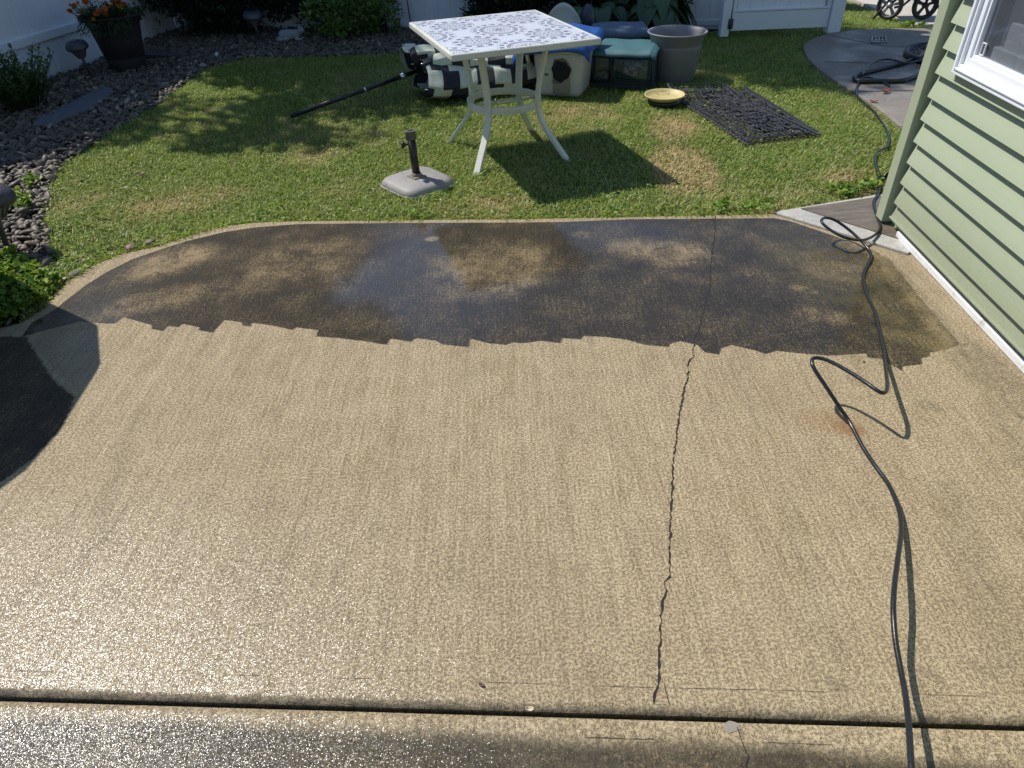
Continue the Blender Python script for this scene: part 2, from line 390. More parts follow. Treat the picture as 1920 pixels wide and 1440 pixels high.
M_teal = simple('teal_fabric', (.035, .115, .13), .6, var=.25, bump=.3, bs=200, dirt=(.10, .12, .12), dirt_amt=.35)
M_tealdk = simple('dark_teal_fabric', (.012, .028, .036), .75, var=.3, bump=.2, bs=200)
_b = NB('smoky_vinyl_window'); _b.set(Base_Color=_b.ramp(_b.noise(_b.pos(), 9, 3, .5, 1.2), [(.35, (.018, .035, .038)), (.62, (.055, .085, .085))]), Roughness=.2, Normal=_b.bump(_b.noise(_b.pos(), 12, 3), .02, .5)); M_smoke = _b.m
M_slate = simple('slate_blue_fabric', (.11, .16, .22), .65, var=.2, bump=.3, bs=150)
M_gpot = simple('grey_planter_plastic', (.19, .19, .20), .5, var=.10, vs=8, dirt=(.10, .085, .07), dirt_amt=.5)
M_dish = simple('yellow_plastic', (.50, .41, .17), .55, var=.2, vs=14, dirt=(.16, .115, .05), dirt_amt=.85)
M_rub = simple('black_rubber', (.013, .014, .018), .5, var=.4, vs=40)
M_hose = simple('black_hose_rubber', (.013, .015, .018), .28, var=.5, vs=30, bump=.15, bs=200)
M_ghose = simple('dark_green_hose', (.022, .032, .030), .42, var=.4, vs=30)
M_dpot = simple('dark_brown_pot', (.016, .013, .013), .75, var=.3, vs=10)
M_lampm = simple('lamp_grey_plastic', (.050, .050, .060), .4, var=.25)
M_lens = simple('ribbed_lens', (.17, .16, .15), .2, var=.4, vs=60)
M_cell = simple('solar_cell', (.012, .016, .035), .12, var=.2)
M_cat = simple('pale_cast_stone', (.24, .25, .25), .85, var=.25, vs=30, bump=.5)
M_fab = simple('landscape_fabric', (.105, .115, .135), .85, var=.2, vs=30)
M_board = simple('old_slate', (.06, .06, .065), .8, var=.3, vs=20)
M_rleaf = simple('rust_leaf', (.26, .07, .02), .6, var=.5, vs=60)
M_bleaf = simple('brown_leaf', (.12, .05, .04), .6, var=.5, vs=60)
M_tleaf = simple('tan_chip', (.55, .45, .32), .7, var=.2, vs=60)
M_wire = simple('wheel_black', (.022, .023, .026), .55, var=.3)
M_rim = simple('wheel_silver_grey', (.30, .31, .33), .35, metal=.4, var=.15)
M_cart = simple('cart_black_metal', (.02, .02, .022), .45, var=.3)
M_caster = simple('black_caster', (.02, .02, .022), .7, var=.3, bump=.3, bs=60)
M_water = NB('drain_water'); M_water.set(Base_Color=(.02, .02, .02), Roughness=.05, Normal=M_water.bump(M_water.noise(M_water.pos(), 30, 2), .01, .4)); M_water = M_water.m
M_terra = simple('rust_red_metal', (.17, .045, .03), .5, var=.3)
M_wplas = simple('white_plastic', (.60, .62, .58), .4, var=.06)
M_jug = simple('slate_plastic', (.04, .05, .07), .4)
M_patch = simple('pale_mortar_patch', (.25, .225, .18), .9, var=.25, vs=70, bump=.5)
M_box = simple('white_styrofoam', (.68, .70, .72), .8, var=.10, vs=14)

# ------------------------------------------------------------------ setting: ground sheets
s = MB(); s.addm([(-150, -150, -.09), (150, -150, -.09), (150, 200, -.09), (-150, 200, -.09)], [(0, 1, 2, 3)])
tag(s.build('ground', M_ground), kind='structure')

# patio outline (m), surveyed from the photograph
J0, J1 = at(0, 1301), at(1920, 1356); jd = (J1-J0)/np.linalg.norm(J1-J0)
JL, JR = J0-jd*2.6, J1+jd*.75
wedge = pix([(1449, 398), (1705, 476)])
wc = at(1690, 447); wd = at(1920, 690)-wc; wd /= np.linalg.norm(wd); wo = np.array([-wd[1], wd[0], 0]); wo = wo if wo[0] < 0 else -wo   # wall direction (towards us) and outward normal
patio_edge = pix([(35, 603), (77, 577), (120, 527), (175, 494), (225, 474), (300, 458), (375, 432), (430, 420), (480, 414.5), (560, 412), (740, 410), (960, 408), (1200, 404)])
PATIO = [JL[:2], (JL[0]-.1, 2.0), (-2.75, 2.36)] + patio_edge + wedge + [(wc+wd*.12)[:2], (wc+wd*4.2)[:2]]
# cut at joint: find wall/joint crossing
A = np.array([[wd[0], -jd[0]], [wd[1], -jd[1]]]); tt = np.linalg.solve(A, (JL-wc)[:2]); PATIO[-1] = (wc+wd*tt[0])[:2]
PATIO = [np.array(p) for p in PATIO]

dirty_px = [(40, 632), (75, 622), (150, 603), (187, 606), (215, 607), (232, 595), (250, 600), (285, 610), (284, 617), (307, 621), (315, 611), (337, 614), (342, 607), (374, 614), (372, 619), (399, 624), (410, 612), (422, 600), (454, 605), (454, 610), (471, 613), (472, 606), (480, 606), (512, 611), (550, 619), (555, 614), (596, 619), (592, 631), (635, 634), (685, 640), (712, 645), (726, 646), (732, 635), (772, 641), (780, 634), (817, 639), (830, 646), (880, 651), (882, 635), (917, 644), (950, 647), (960, 642), (980, 644), (1015, 639), (1052, 644), (1054, 634), (1090, 637), (1095, 630), (1135, 632), (1175, 637), (1210, 647), (1255, 651), (1257, 645), (1275, 640), (1307, 647), (1322, 661), (1350, 665), (1352, 654), (1372, 647), (1415, 657), (1437, 664), (1455, 658), (1513, 664), (1557, 667), (1624, 663), (1627, 671), (1650, 672), (1667, 682), (1694, 697), (1692, 688), (1731, 682.5), (1727, 672), (1746, 668), (1742, 662), (1775, 656), (1800, 645), (1735, 570), (1668, 487), (1640, 470), (1560, 441), (1480, 414), (1450, 409), (1320, 410), (1180, 411), (1060, 416), (960, 417), (740, 418), (560, 420), (480, 426), (420, 435), (350, 452), (300, 468), (250, 485), (200, 510), (160, 535), (125, 562), (102, 581), (60, 605)]
DIRTY = pix(dirty_px)
stain_reflection_spots = [(315, 492, 72, 26, .95), (1245, 470, 95, 24, .75), (930, 500, 110, 50, .6), (560, 490, 110, 40, .55), (810, 448, 14, 5, .9), (1510, 543, 28, 7, .6), (1545, 592, 55, 14, .45), (1570, 500, 95, 26, .35), (1700, 632, 50, 14, .55), (300, 560, 120, 20, .5), (985, 527, 30, 12, .6), (1090, 440, 20, 8, .5), (1660, 590, 40, 22, .3)]  # broad middle blob paints the table's reflection; the other spots are stains

def patio_grid(poly, cell, bounds):
    x0, x1, y0, y1 = bounds; nx = int((x1-x0)/cell)+1; ny = int((y1-y0)/cell)+1
    X, Y = np.meshgrid(np.linspace(x0, x1, nx), np.linspace(y0, y1, ny), indexing='ij')
    ins = inpoly(X, Y, poly); keep = ins[:-1, :-1] | ins[1:, :-1] | ins[1:, 1:] | ins[:-1, 1:]
    dist, NX, NY = seg_dist(X, Y, poly, nearest=True)
    out = ~ins; X = np.where(out, NX, X); Y = np.where(out, NY, Y); dist = np.where(out, 0, dist)
    idx = np.arange(nx*ny).reshape(nx, ny)
    Fq = np.stack([idx[:-1, :-1], idx[1:, :-1], idx[1:, 1:], idx[:-1, 1:]], -1)[keep]
    used = np.unique(Fq); mp = np.full(nx*ny, -1); mp[used] = np.arange(len(used))
    return X.ravel()[used], Y.ravel()[used], dist.ravel()[used], mp[Fq]
def ribbon(P, wid, z):
    P = [np.array(p[:2], float) for p in P]; V = []; Fs = []
    for i, p in enumerate(P):
        t = P[min(i+1, len(P)-1)]-P[max(i-1, 0)]; t /= np.linalg.norm(t)+1e-9; nn = np.array([-t[1], t[0]])
        wv = wid(i)/2; V += [(*(p+nn*wv), z), (*(p-nn*wv), z)]
        if i: Fs.append((2*i-2, 2*i-1, 2*i+1, 2*i))
    return V, Fs
def jag(L, step=.018, amp=.006, seed=1):
    r = random.Random(seed); out = []
    for a, c in zip(L[:-1], L[1:]):
        n = max(1, int(np.linalg.norm(c-a)/step))
        for k in range(n):
            q = a+(c-a)*k/n
            out.append(q+np.array([r.uniform(-amp, amp), r.uniform(-amp*.5, amp*.5)]) if (k or out) else q)
    out.append(L[-1]); return out
def gauss_px(X, Y, px, py, rx, ry):
    c = at(px, py)[:2]; ex = at(px+rx, py)[:2]-c; ey = at(px, py-ry)[:2]-c
    u = ((X-c[0])*ex[0]+(Y-c[1])*ex[1])/(ex@ex); v = ((X-c[0])*ey[0]+(Y-c[1])*ey[1])/(ey@ey)
    q = np.sqrt(u*u+v*v); return np.clip((1.25-q)/.55, 0, 1)

# main slab
X, Y, dist, Fq = patio_grid(PATIO, .0085, (JL[0]-.15, 2.12, .6, 3.9))
djoint = np.abs((X-J0[0])*(-jd[1])+(Y-J0[1])*jd[0])
Z = -np.where(dist < .028, .012*(1-dist/.028)**2, 0); Z = np.where(djoint < .014, -.014*(1-djoint/.014)**2, Z)
sd = np.where(inpoly(X, Y, DIRTY), 1, -1)*seg_dist(X, Y, DIRTY)
stain_reflection = np.zeros_like(X)
for px, py, rx, ry, a in stain_reflection_spots: stain_reflection = np.maximum(stain_reflection, a*gauss_px(X, Y, px, py, rx, ry))
stain_reflection = np.maximum(stain_reflection, 1.0*np.clip(1.15-seg_dist(X, Y, pix([(1790, 650), (1735, 570), (1668, 487), (1600, 455)]), closed=False)/.10, 0, 1))
moss = np.clip(gauss_px(X, Y, 1600, 510, 150, 70)+gauss_px(X, Y, 1730, 620, 90, 50), 0, 1)
rust = .45*gauss_px(X, Y, 1562, 793, 62, 24)**1.6+.6*gauss_px(X, Y, 1592, 803, 26, 13)**1.3
# standing water film: strongest in the unwashed part, thin on the near left
U, Vv = X, Y
gl = np.clip((1.65-Y)/.85, 0, 1)*np.clip((.60-X)/1.75, 0, 1)
wet = np.where(sd > 0, .85, np.clip(gl*1.0+.02, 0, .9))
film = np.clip(gauss_px(X, Y, 830, 520, 170, 110)*.9+gauss_px(X, Y, 620, 560, 170, 60)*.6+gauss_px(X, Y, 1130, 440, 160, 30)*.7, 0, 1)*(sd > 0)
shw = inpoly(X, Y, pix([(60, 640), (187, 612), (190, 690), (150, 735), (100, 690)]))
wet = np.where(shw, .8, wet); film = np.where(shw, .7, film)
film = np.where(sd > 0, np.maximum(film, .15), film)
soft = np.clip(1.3-djoint/.016, 0, 1)*.9
# streaks the wand left, running back from the stair-stepped edge
for a, c, wv, k in [((399, 624), (372, 665), .02, .5), ((312, 620), (272, 660), .02, .35), ((880, 640), (870, 720), .03, .35), ((1102, 632), (1110, 700), .03, .3), ((960, 645), (955, 740), .03, .3), ((1210, 650), (1212, 700), .03, .25), ((225, 960), (150, 1060), .05, .35), ((265, 760), (190, 960), .05, .3), ((560, 1010), (480, 1200), .05, .25), ((1380, 655), (1420, 800), .04, .25), ((1610, 690), (1580, 665), .02, .5), ((900, 760), (860, 1100), .05, .18), ((760, 700), (700, 1000), .06, .18), ((1480, 950), (1560, 1270), .07, .2), ((1780, 900), (1900, 1250), .1, .35), ((1830, 700), (1915, 860), .08, .35)]:
    dd = seg_dist(X, Y, pix([a, c]), closed=False); soft = np.maximum(soft, k*np.clip(1-dd/wv, 0, 1))
bandw = seg_dist(X, Y, pix([(1668, 487), (1735, 570), (1800, 645), (1920, 790)]), closed=False)
soft = np.maximum(soft, .75*np.clip(1-bandw/.035, 0, 1))
soft = np.maximum(soft, .55*gauss_px(X, Y, 1850, 690, 60, 50))
for px, py in [(1605, 710), (1740, 760), (1570, 1285), (1745, 1265), (1840, 1255), (1595, 668)]:
    soft = np.maximum(soft, .5*gauss_px(X, Y, px, py, 22, 12))
V = np.stack([X, Y, Z], 1); nv = len(V)
# fold the crack and the tooled line into the same mesh with a dark second material
crack_px = [(1342, 405), (1340, 417), (1341, 432), (1336, 472), (1332, 500), (1332, 535), (1326, 555), (1310, 620), (1301, 637), (1302, 645), (1299, 657), (1300, 670), (1290, 680), (1291, 700), (1283, 730), (1275, 770), (1271, 800), (1263, 860), (1261, 900), (1258, 950), (1256, 985), (1257, 1000), (1254, 1027), (1257, 1050), (1255, 1082), (1245, 1092), (1249, 1107), (1241, 1130), (1239, 1175), (1236, 1235), (1233, 1257), (1235, 1270), (1230, 1297), (1226, 1322)]
rb = [(jag(pix(crack_px), .009, .0030, 3), (.0008, .0082), 11), (pix([(1245, 1280), (1247, 1292), (1250, 1302), (1254, 1318), (1257, 1324)]), (.0012, .002), 5)]
for a, c in [((0, 1258), (120, 1260)), ((430, 1265.5), (500, 1267)), ((880, 1278.5), (1040, 1283)), ((1110, 1286), (1236, 1289.5)), ((1246, 1290), (1440, 1294)), ((1440, 1294), (1560, 1298)), ((1720, 1302), (1850, 1306)), ((620, 1271), (700, 1273))]:
    rb.append((pix([tuple(np.array(a)+(np.array(c)-np.array(a))*k/6) for k in range(7)]), (.0005, .0013), 7))
VV, FF = [V], [Fq]; mi = [np.zeros(len(Fq))]; off = nv
for P, (w0, w1), sdv in rb:
    r = random.Random(sdv); ws = [r.uniform(w0, w1) for _ in P]; ws[0] = ws[-1] = w0*.5
    rv, rf = ribbon(P, lambda i: ws[i], .0014)
    VV.append(np.array(rv)); FF.append(np.array(rf)+off); mi.append(np.ones(len(rf))); off += len(rv)
n_ex = off-nv
# skirt down the slab's sides
pl = np.array(PATIO); sk = np.concatenate([np.c_[pl, np.full(len(pl), -.012)], np.c_[pl, np.full(len(pl), -.12)]]); m = len(pl)
VV.append(sk); FF.append(np.array([(off+i, off+(i+1) % m, off+m+(i+1) % m, off+m+i) for i in range(m)])); mi.append(np.zeros(m)); n_ex += 2*m
pad = lambda a, v=0: np.concatenate([a, np.full(n_ex, v)])
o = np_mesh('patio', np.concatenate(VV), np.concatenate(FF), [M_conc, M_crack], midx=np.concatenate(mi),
            attrs=dict(sd=pad(sd, -.1), stain_reflection=pad(stain_reflection), wet=pad(wet), film=pad(film), moss=pad(moss), rust=pad(rust), soft=pad(soft), dirt=pad(.93*inpoly(X, Y, pix([(-300, 622), (50, 632), (60, 650), (100, 712), (140, 745), (118, 800), (60, 862), (0, 905), (-300, 1000)])))))  # left patch: unwashed dirt stretched to the shadow edge, painting shade into the colour
tag(o, kind='structure')

# near slab across the joint (its far part washed, its near part still dirty)
jn = np.array([jd[1], -jd[0], 0])
jn = jn if jn[1] < 0 else -jn
g = .013
NS = [(JL+jn*g)[:2], (JR+jn*g)[:2], (JR+jn*2.6)[:2], (JL+jn*2.6)[:2]]
NS = [np.array(p) for p in NS]
X, Y, dist, Fq = patio_grid(NS, .0125, (JL[0]-.1, JR[0]+.1, -2.2, 1.1))
kk = (Y < .0); dj = np.abs((X-NS[0][0])*(-jd[1])+(Y-NS[0][1])*jd[0])
Z = -.004-np.where(dj < .01, .006*(1-dj/.01)**2, 0)
dline = np.array(pix([(-1200, 1330), (0, 1345), (90, 1345), (230, 1350), (360, 1352), (480, 1362), (640, 1370), (760, 1374), (880, 1378), (1010, 1388), (1130, 1398), (1300, 1394), (1400, 1404), (1480, 1400), (1620, 1420), (1800, 1436), (2100, 1460), (3200, 1500)]))
o_ = np.argsort(dline[:, 0]); yl = np.interp(X, dline[o_, 0], dline[o_, 1])
amt = yl-Y
dirt = np.clip((amt+.014)/.026, 0, 1)*.95
wetn = np.clip(.08+np.clip((.55-X)/2.2, 0, .85), 0, .8)
o = np_mesh('near_slab', np.stack([X, Y, Z], 1), Fq, M_conc, attrs=dict(sd=np.full(len(X), -.1), dirt=dirt, stain_reflection=np.zeros(len(X)), wet=wetn, film=np.zeros(len(X)), moss=np.zeros(len(X)), rust=np.zeros(len(X)), soft=np.clip((amt+.03)/.05, 0, .6)))
tag(o, kind='structure')
s = MB()
for L, ww, sdv in [([(1383, 1362), (1387, 1374), (1392, 1390), (1401, 1410), (1403, 1416), (1399, 1428), (1398, 1446)], .003, 4), ([(1100, 1382), (1150, 1383), (1230, 1385)], .0012, 5), ([(1440, 1391), (1520, 1394), (1560, 1395)], .0010, 6)]:
    P = jag(pix(L), .012, .002, sdv); r = random.Random(sdv); v_, f_ = ribbon(P, lambda i: ww*r.uniform(.5, 1.2), -.0022); s.addm(v_, f_, 0)
c = at(1371, 1361)
pp = [c[:2]+np.array([math.cos(t)*rx, math.sin(t)*ry]) for t, rx, ry in [(k*math.pi/6, .024*random.uniform(.55, 1.2), .015*random.uniform(.55, 1.2)) for k in range(12)]]
s.prism(pp, -.006, -.0028, 1)
tag(s.build('near_slab_crack', [M_crack, M_patch]), kind='structure')
s = MB(); s.addm([(*(JL-jn*.05)[:2], -.05), (*(JR-jn*.05)[:2], -.05), (*(JR+jn*.06)[:2], -.05), (*(JL+jn*.06)[:2], -.05)], [(0, 1, 2, 3)])
tag(s.build('joint_soil', M_crack), kind='structure')

# wedge-shaped walkway corner by the house
s = MB(); wp = pix([(1449, 397.5), (1679, 359.5), (1720, 380), (1730, 440), (1705, 475)])
s.prism(wp, -.10, .004); tag(s.build('walkway_slab', M_wedge, bevel=.008), kind='structure')
s = MB(); s.addm([(*p, .0075) for p in pix([(1500, 393), (1668, 367.5), (1720, 385), (1725, 440), (1690, 452)])], [(0, 1, 2, 3, 4)])
tag(s.build('wet_walkway_patch', M_wood), kind='structure')

# garden path, its joints, driveway
path_px = [(1505, 88), (1513, 80), (1530, 71), (1556, 64), (1600, 58), (1640, 55.5), (1735, 55), (1775, 68), (1860, 110), (1860, 330), (1722, 268), (1700, 250), (1675, 228), (1640, 200), (1600, 175), (1560, 150), (1530, 128), (1512, 108)]
s = MB(); s.prism(pix(path_px)[::-1], -.08, .012); tag(s.build('garden_path', M_path, bevel=.01), kind='structure')
s = MB()
for L in [[(1545, 119), (1640, 121), (1720, 118)], [(1592, 176), (1660, 174), (1745, 173)], [(1685, 242), (1720, 239)], [(1548, 68), (1590, 76), (1640, 86), (1680, 91), (1740, 86)]]:
    v_, f_ = ribbon(spline([np.array([*p, 0]) for p in pix(L)], 5), lambda i: .012, .0155); s.addm(v_, f_)
tag(s.build('path_joints', M_crack), kind='structure')
s = MB(); s.prism([(4.35, 8.0), (9, 7.4), (14, 9), (14, 18), (4.4, 16), (4.42, 9.3)], -.06, -.004); tag(s.build('driveway', M_drive), kind='structure')

# lawn soil + pebble bed soil
edge_bed = pix([(30, 600), (62, 560), (95, 510), (100, 470), (82, 405), (92, 345), (112, 312), (200, 250), (290, 200), (350, 152), (390, 125), (470, 107), (600, 104), (690, 101), (780, 96)])
bed_far = [(-.2, 7.75), (.9, 7.75), (1.6, 7.85), (2.1, 8.05)]
LAWN = [tuple(p) for p in edge_bed] + bed_far + [(3.4, 8.05), (3.55, 8.4), (3.6, 9.6), (4.35, 9.6), (4.38, 8.4), (4.42, 7.7)]
LAWN += [tuple(p) for p in pix([(1735, 55), (1640, 55.5), (1600, 58), (1556, 64), (1530, 71), (1513, 80), (1505, 88), (1512, 108), (1530, 128), (1560, 150), (1600, 175), (1640, 200), (1675, 228), (1700, 250), (1722, 268)])]
LAWN += [(2.2, 3.9), tuple(at(1679, 359.5)[:2]), tuple(at(1449, 397.5)[:2])] + [tuple(p) for p in patio_edge[::-1]]
def lawn_z(x, y): return -.022+.0*x
s = MB(); s.addm([(x, y, -.022) for x, y in LAWN], [tuple(range(len(LAWN)))][::1])
o = s.build('lawn_soil', M_soil); tag(o, kind='structure')
s = MB(); s.addm([(-5.6, .5, -.05), (2.6, .5, -.05), (4.0, 7.9, -.03), (4.0, 10.5, -.03), (-5.6, 10.5, -.03)], [(0, 1, 2, 3, 4)]); tag(s.build('bed_soil', M_bed), kind='structure')

# ------------------------------------------------------------------ house
YH = 4.2
def wp3(sv, ov, z): return wc+wd*sv+wo*ov+np.array([0, 0, z])
house = thing('house', 'sage green vinyl sided house corner with white framed window', 'house', tuple(wp3(0, 0, 0)))
WS0, WZ0, WS1, WZ1 = .045, .775, 1.25, 2.05
def laps(mb, s0, s1, zlo, zhi):
    k0 = 0
    k = 0
    while .035+k*.1 < 2.7:
        z0 = .035+k*.1; z1 = z0+.1; k += 1
        if z0 >= zhi-.001 or z1 <= zlo+.001: continue
        za, zb = max(z0, zlo), min(z1, zhi)
        prof = []
        if za == z0: prof.append((-.002, z0+.001))
        for q in range(6):
            z = za+(zb-za)*q/5; u = (z-z0)/.1
            prof.append((.027*(1-u)**1.3+.001+.0035*math.sin(math.pi*u)*(1-u), z))
        n = len(prof); b = [wp3(s0+.000, o_, z) for o_, z in prof]+[wp3(s1, o_, z) for o_, z in prof]
        mb.addm(b, [(i, i+1, n+i+1, n+i) for i in range(n-1)], 0, False)
s = MB()
laps(s, -.120, 4.6, .062, WZ0); laps(s, -.120, WS0+.02, WZ0, WZ1); laps(s, WS1-.02, 4.6, WZ0, WZ1); laps(s, -.120, 4.6, WZ1, 2.7)
s.build('siding', M_side, house, world=True)
s = MB()   # sheathing, far wall and inside, so the corner is a solid building
def wbox(mb, s0, s1, o0, o1, z0, z1, mi=0):
    c_ = (wp3(s0, o0, z0)+wp3(s1, o1, z1))/2
    mb.box(c_, (abs(s1-s0), abs(o1-o0), abs(z1-z0)), ax=np.array([wd, wo, [0, 0, 1]]), mi=mi); return mb
wbox(s, -.16, 4.6, -.012, -.10, 0, WZ0); wbox(s, -.16, WS0+.02, -.012, -.10, WZ0, WZ1); wbox(s, WS1-.02, 4.6, -.012, -.10, WZ0, WZ1); wbox(s, -.16, 4.6, -.012, -.10, WZ1, 2.7)
wbox(s, -.16, -.06, -.10, -5.0, 0, 2.7); wbox(s, 4.5, 4.6, -.10, -5.0, 0, 2.7); wbox(s, -.06, 4.5, -4.9, -5.0, 0, 2.7)
s.build('wall', M_trim, house, world=True)
s = MB(); wbox(s, -.225, -.150, .045, -.06, .02, 2.7); wbox(s, -.235, -.22, -.06, -.0, .02, 2.7)
s.build('corner_post', M_trim, house, world=True, bevel=.004)
s = MB(); wbox(s, -.02, 4.6, .022, .0, .0, .030); s.build('foundation_strip', M_strip, house, world=True, bevel=.003)
s = MB(); wbox(s, -.118, 4.6, .032, -.008, .056, .068); s.build('starter_strip', M_side, house, world=True, bevel=.004)
s = MB(); wbox(s, -.3, 4.7, .12, -5.1, 2.7, 2.78); wbox(s, -.2, 4.6, -.3, -4.7, 2.78, 3.1); s.build('roof', M_roof, house, world=True)
win = MB()
def frame_ring(mb, a, b_, o0, o1, t):   # rectangle ring between margin a and a+t
    s0, s1, z0, z1 = WS0+a, WS1-a, WZ0+a, WZ1-a
    wbox(mb, s0, s0+t, o0, o1, z0, z1); wbox(mb, s1-t, s1, o0, o1, z0, z1); wbox(mb, s0+t, s1-t, o0, o1, z0, z0+t); wbox(mb, s0+t, s1-t, o0, o1, z1-t, z1)
frame_ring(win, 0, 0, -.01, .050, .018); frame_ring(win, .018, 0, -.01, .056, .010); frame_ring(win, .028, 0, -.01, .047, .014)
fo = win.build('window', M_frame, house, world=True, bevel=.003)
s = MB(); frame_ring(s, .042, 0, -.01, .034, .030); frame_ring(s, .072, 0, -.01, .026, .014)
so_ = s.build('sash', M_frame, fo, bevel=.002); so_.data.transform(Matrix.Translation(-house.location))
_e = np.cross(wd, [0, 0, 1]); GLASS_ORDER = (0, 1, 2, 3) if _e @ wo > 0 else (3, 2, 1, 0)
s = MB(); s.addm([wp3(WS0+.08, .012, WZ0+.08), wp3(WS1-.08, .012, WZ0+.08), wp3(WS1-.08, .012, WZ1-.08), wp3(WS0+.08, .012, WZ1-.08)], [GLASS_ORDER])
g_ = s.build('glass', M_glass, fo); g_.data.transform(Matrix.Translation(-house.location))
s = MB(); s.addm([wp3(WS0+.08, .0065, WZ0+.08), wp3(WS1-.08, .0065, WZ0+.08), wp3(WS1-.08, .0065, WZ1-.08), wp3(WS0+.08, .0065, WZ1-.08)], [GLASS_ORDER])
_b = NB('insect_mesh'); _b.set(Base_Color=(.13, .14, .155), Roughness=.7); _t = _b.n('ShaderNodeBsdfTransparent'); _mx = _b.n('ShaderNodeMixShader'); _mx.inputs[0].default_value = .58
_b.nt.links.new(_t.outputs[0], _mx.inputs[1]); _b.nt.links.new(_b.b.outputs[0], _mx.inputs[2]); _b.nt.links.new(_mx.outputs[0], _b.out.inputs[0])
g_ = s.build('insect_screen', _b.m, fo); g_.data.transform(Matrix.Translation(-house.location))
s = MB(); s.grid(lambda u, v: wp3(WS0-.1+(WS1-WS0+.2)*u, -.050+.012*math.sin(u*46)+.006*math.sin(u*113+1), WZ0-.1+(WZ1-WZ0+.2)*v), 160, 2)
g_ = s.build('curtain', M_curt, fo); g_.data.transform(Matrix.Translation(-house.location))
s = MB(); wbox(s, WS0+.19, WS1, -.012, -.034, WZ0+.07, WZ0+.22); wbox(s, WS0+.15, WS1, -.0, -.030, WZ0+.07, WZ0+.13)
g_ = s.build('inner_sill', M_box, fo, bevel=.004); g_.data.transform(Matrix.Translation(-house.location))
s = MB()
for a in ((.100, .103, .09, .135), (.125, .128, .09, .135), (.103, .125, .09, .093), (.103, .125, .132, .135)): wbox(s, WS0+a[0], WS0+a[1], .013, .018, WZ0+a[2], WZ0+a[3])
g_ = s.build('sash_latch', M_frame, fo); g_.data.transform(Matrix.Translation(-house.location))
s = MB(); wbox(s, WS0-.0, WS1, .030, -.01, WZ0-.03, WZ0-.001); s.build('window_drip_trim', M_trim, house, world=True, bevel=.002)

# ------------------------------------------------------------------ fences and gate
def fence(name, label, P0, P1, H, rails, side, board=.15, posts=True):
    """tongue-and-groove vinyl panels from P0 to P1; side = direction the yard lies"""
    P0 = np.array([*P0, 0.]); P1 = np.array([*P1, 0.]); d = P1-P0; L = np.linalg.norm(d); d /= L; nn = np.array([-d[1], d[0], 0])
    nn = nn if nn@np.array([*side, 0]) > 0 else -nn
    t = thing(name, label, 'fence', tuple((P0+P1)/2))
    s = MB(); n = int(L/board); prof = []
    for i in range(n):
        a = i*L/n; e = (i+1)*L/n; prof += [(a, -.006), (a+.004, 0), (e-.004, 0)]
    prof.append((L, -.006)); m = len(prof)
    V = [P0+d*x+nn*o_+np.array([0, 0, -.1]) for x, o_ in prof]+[P0+d*x+nn*o_+np.array([0, 0, H]) for x, o_ in prof]
    V += [P0+d*x-nn*.03+np.array([0, 0, z]) for z in (-.1, H) for x in (0, L)]
    s.addm(V, [(i, i+1, m+i+1, m+i) for i in range(m-1)]+[(2*m+1, 2*m, 2*m+2, 2*m+3)])
    s.build('panel', M_vinyl, t, world=True)
    for z0, z1, pr in rails:
        s = MB(); s.box((P0+P1)/2+nn*(pr/2-.02)+np.array([0, 0, (z0+z1)/2]), (L, pr+.04, z1-z0), ax=np.array([d, nn, [0, 0, 1]])); s.build('rail', M_vinyl, t, world=True, bevel=.008)
    k = int(L//2.4)+1
    if posts:
        for i in range(k+1):
            q = P0+d*min(L, i*2.4+1.55); s = MB(); s.box(q-nn*.1+np.array([0, 0, H/2]), (.127, .127, H+.1), ax=np.array([d, nn, [0, 0, 1]])); s.build('post', M_vinyl, t, world=True, bevel=.006)
    return t
FL0, FL1 = np.array([-4.38, 7.34]), np.array([-3.99, 9.31]); fd_ = (FL1-FL0)/np.linalg.norm(FL1-FL0)
corner = FL0+fd_*2.25
fence('side_fence', 'white vinyl board fence with a low rail running along the pebble bed', FL0-fd_*6.5, corner, 2.2, [(.285, .365, .03), (2.06, 2.18, .03)], (1, 0))
fence('rear_fence', 'white vinyl privacy fence in shade behind the shrubs and hostas', corner, (3.05, 8.22), 1.85, [(.0, .06, .02), (1.7, 1.85, .03)], (0, -1))

gate = thing('garden_gate', 'white vinyl gate leaf standing between two posts beside the garden path', 'gate', (2.9, 7.78, 0))
gx0, gx1 = 2.285, 3.44
s = MB(); s.box((gx0+.035, 7.80, .93), (.085, .1, 1.86)); s.build('gate_post', M_vinyl, gate, world=True, bevel=.006)
s = MB(); s.box((gx1+.0, 7.80, .93), (.127, .127, 1.9)); s.build('gate_post', M_vinyl, gate, world=True, bevel=.006)
lx0, lx1 = gx0+.095, gx1-.068
s = MB(); n = 7
prof = []
for i in range(n):
    a = lx0+.05+(lx1-lx0-.1)*i/n; e = lx0+.05+(lx1-lx0-.1)*(i+1)/n; prof += [(a, .006), (a+.005, 0), (e-.005, 0)]
m = len(prof); s.addm([(x, 7.80+o_, .2) for x, o_ in prof]+[(x, 7.80+o_, 1.7) for x, o_ in prof], [(i, i+1, m+i+1, m+i) for i in range(m-1)])
s.addm([(lx0, 7.82, .2), (lx1, 7.82, .2), (lx1, 7.82, 1.7), (lx0, 7.82, 1.7)], [(3, 2, 1, 0)])
s.build('gate_panel', M_vinyl, gate, world=True)
s = MB(); s.box(((lx0+lx1)/2, 7.795, .135), (lx1-lx0, .05, .17)); s.box(((lx0+lx1)/2, 7.790, .232), (lx1-lx0, .055, .018)); s.box(((lx0+lx1)/2, 7.795, 1.74), (lx1-lx0, .05, .14))
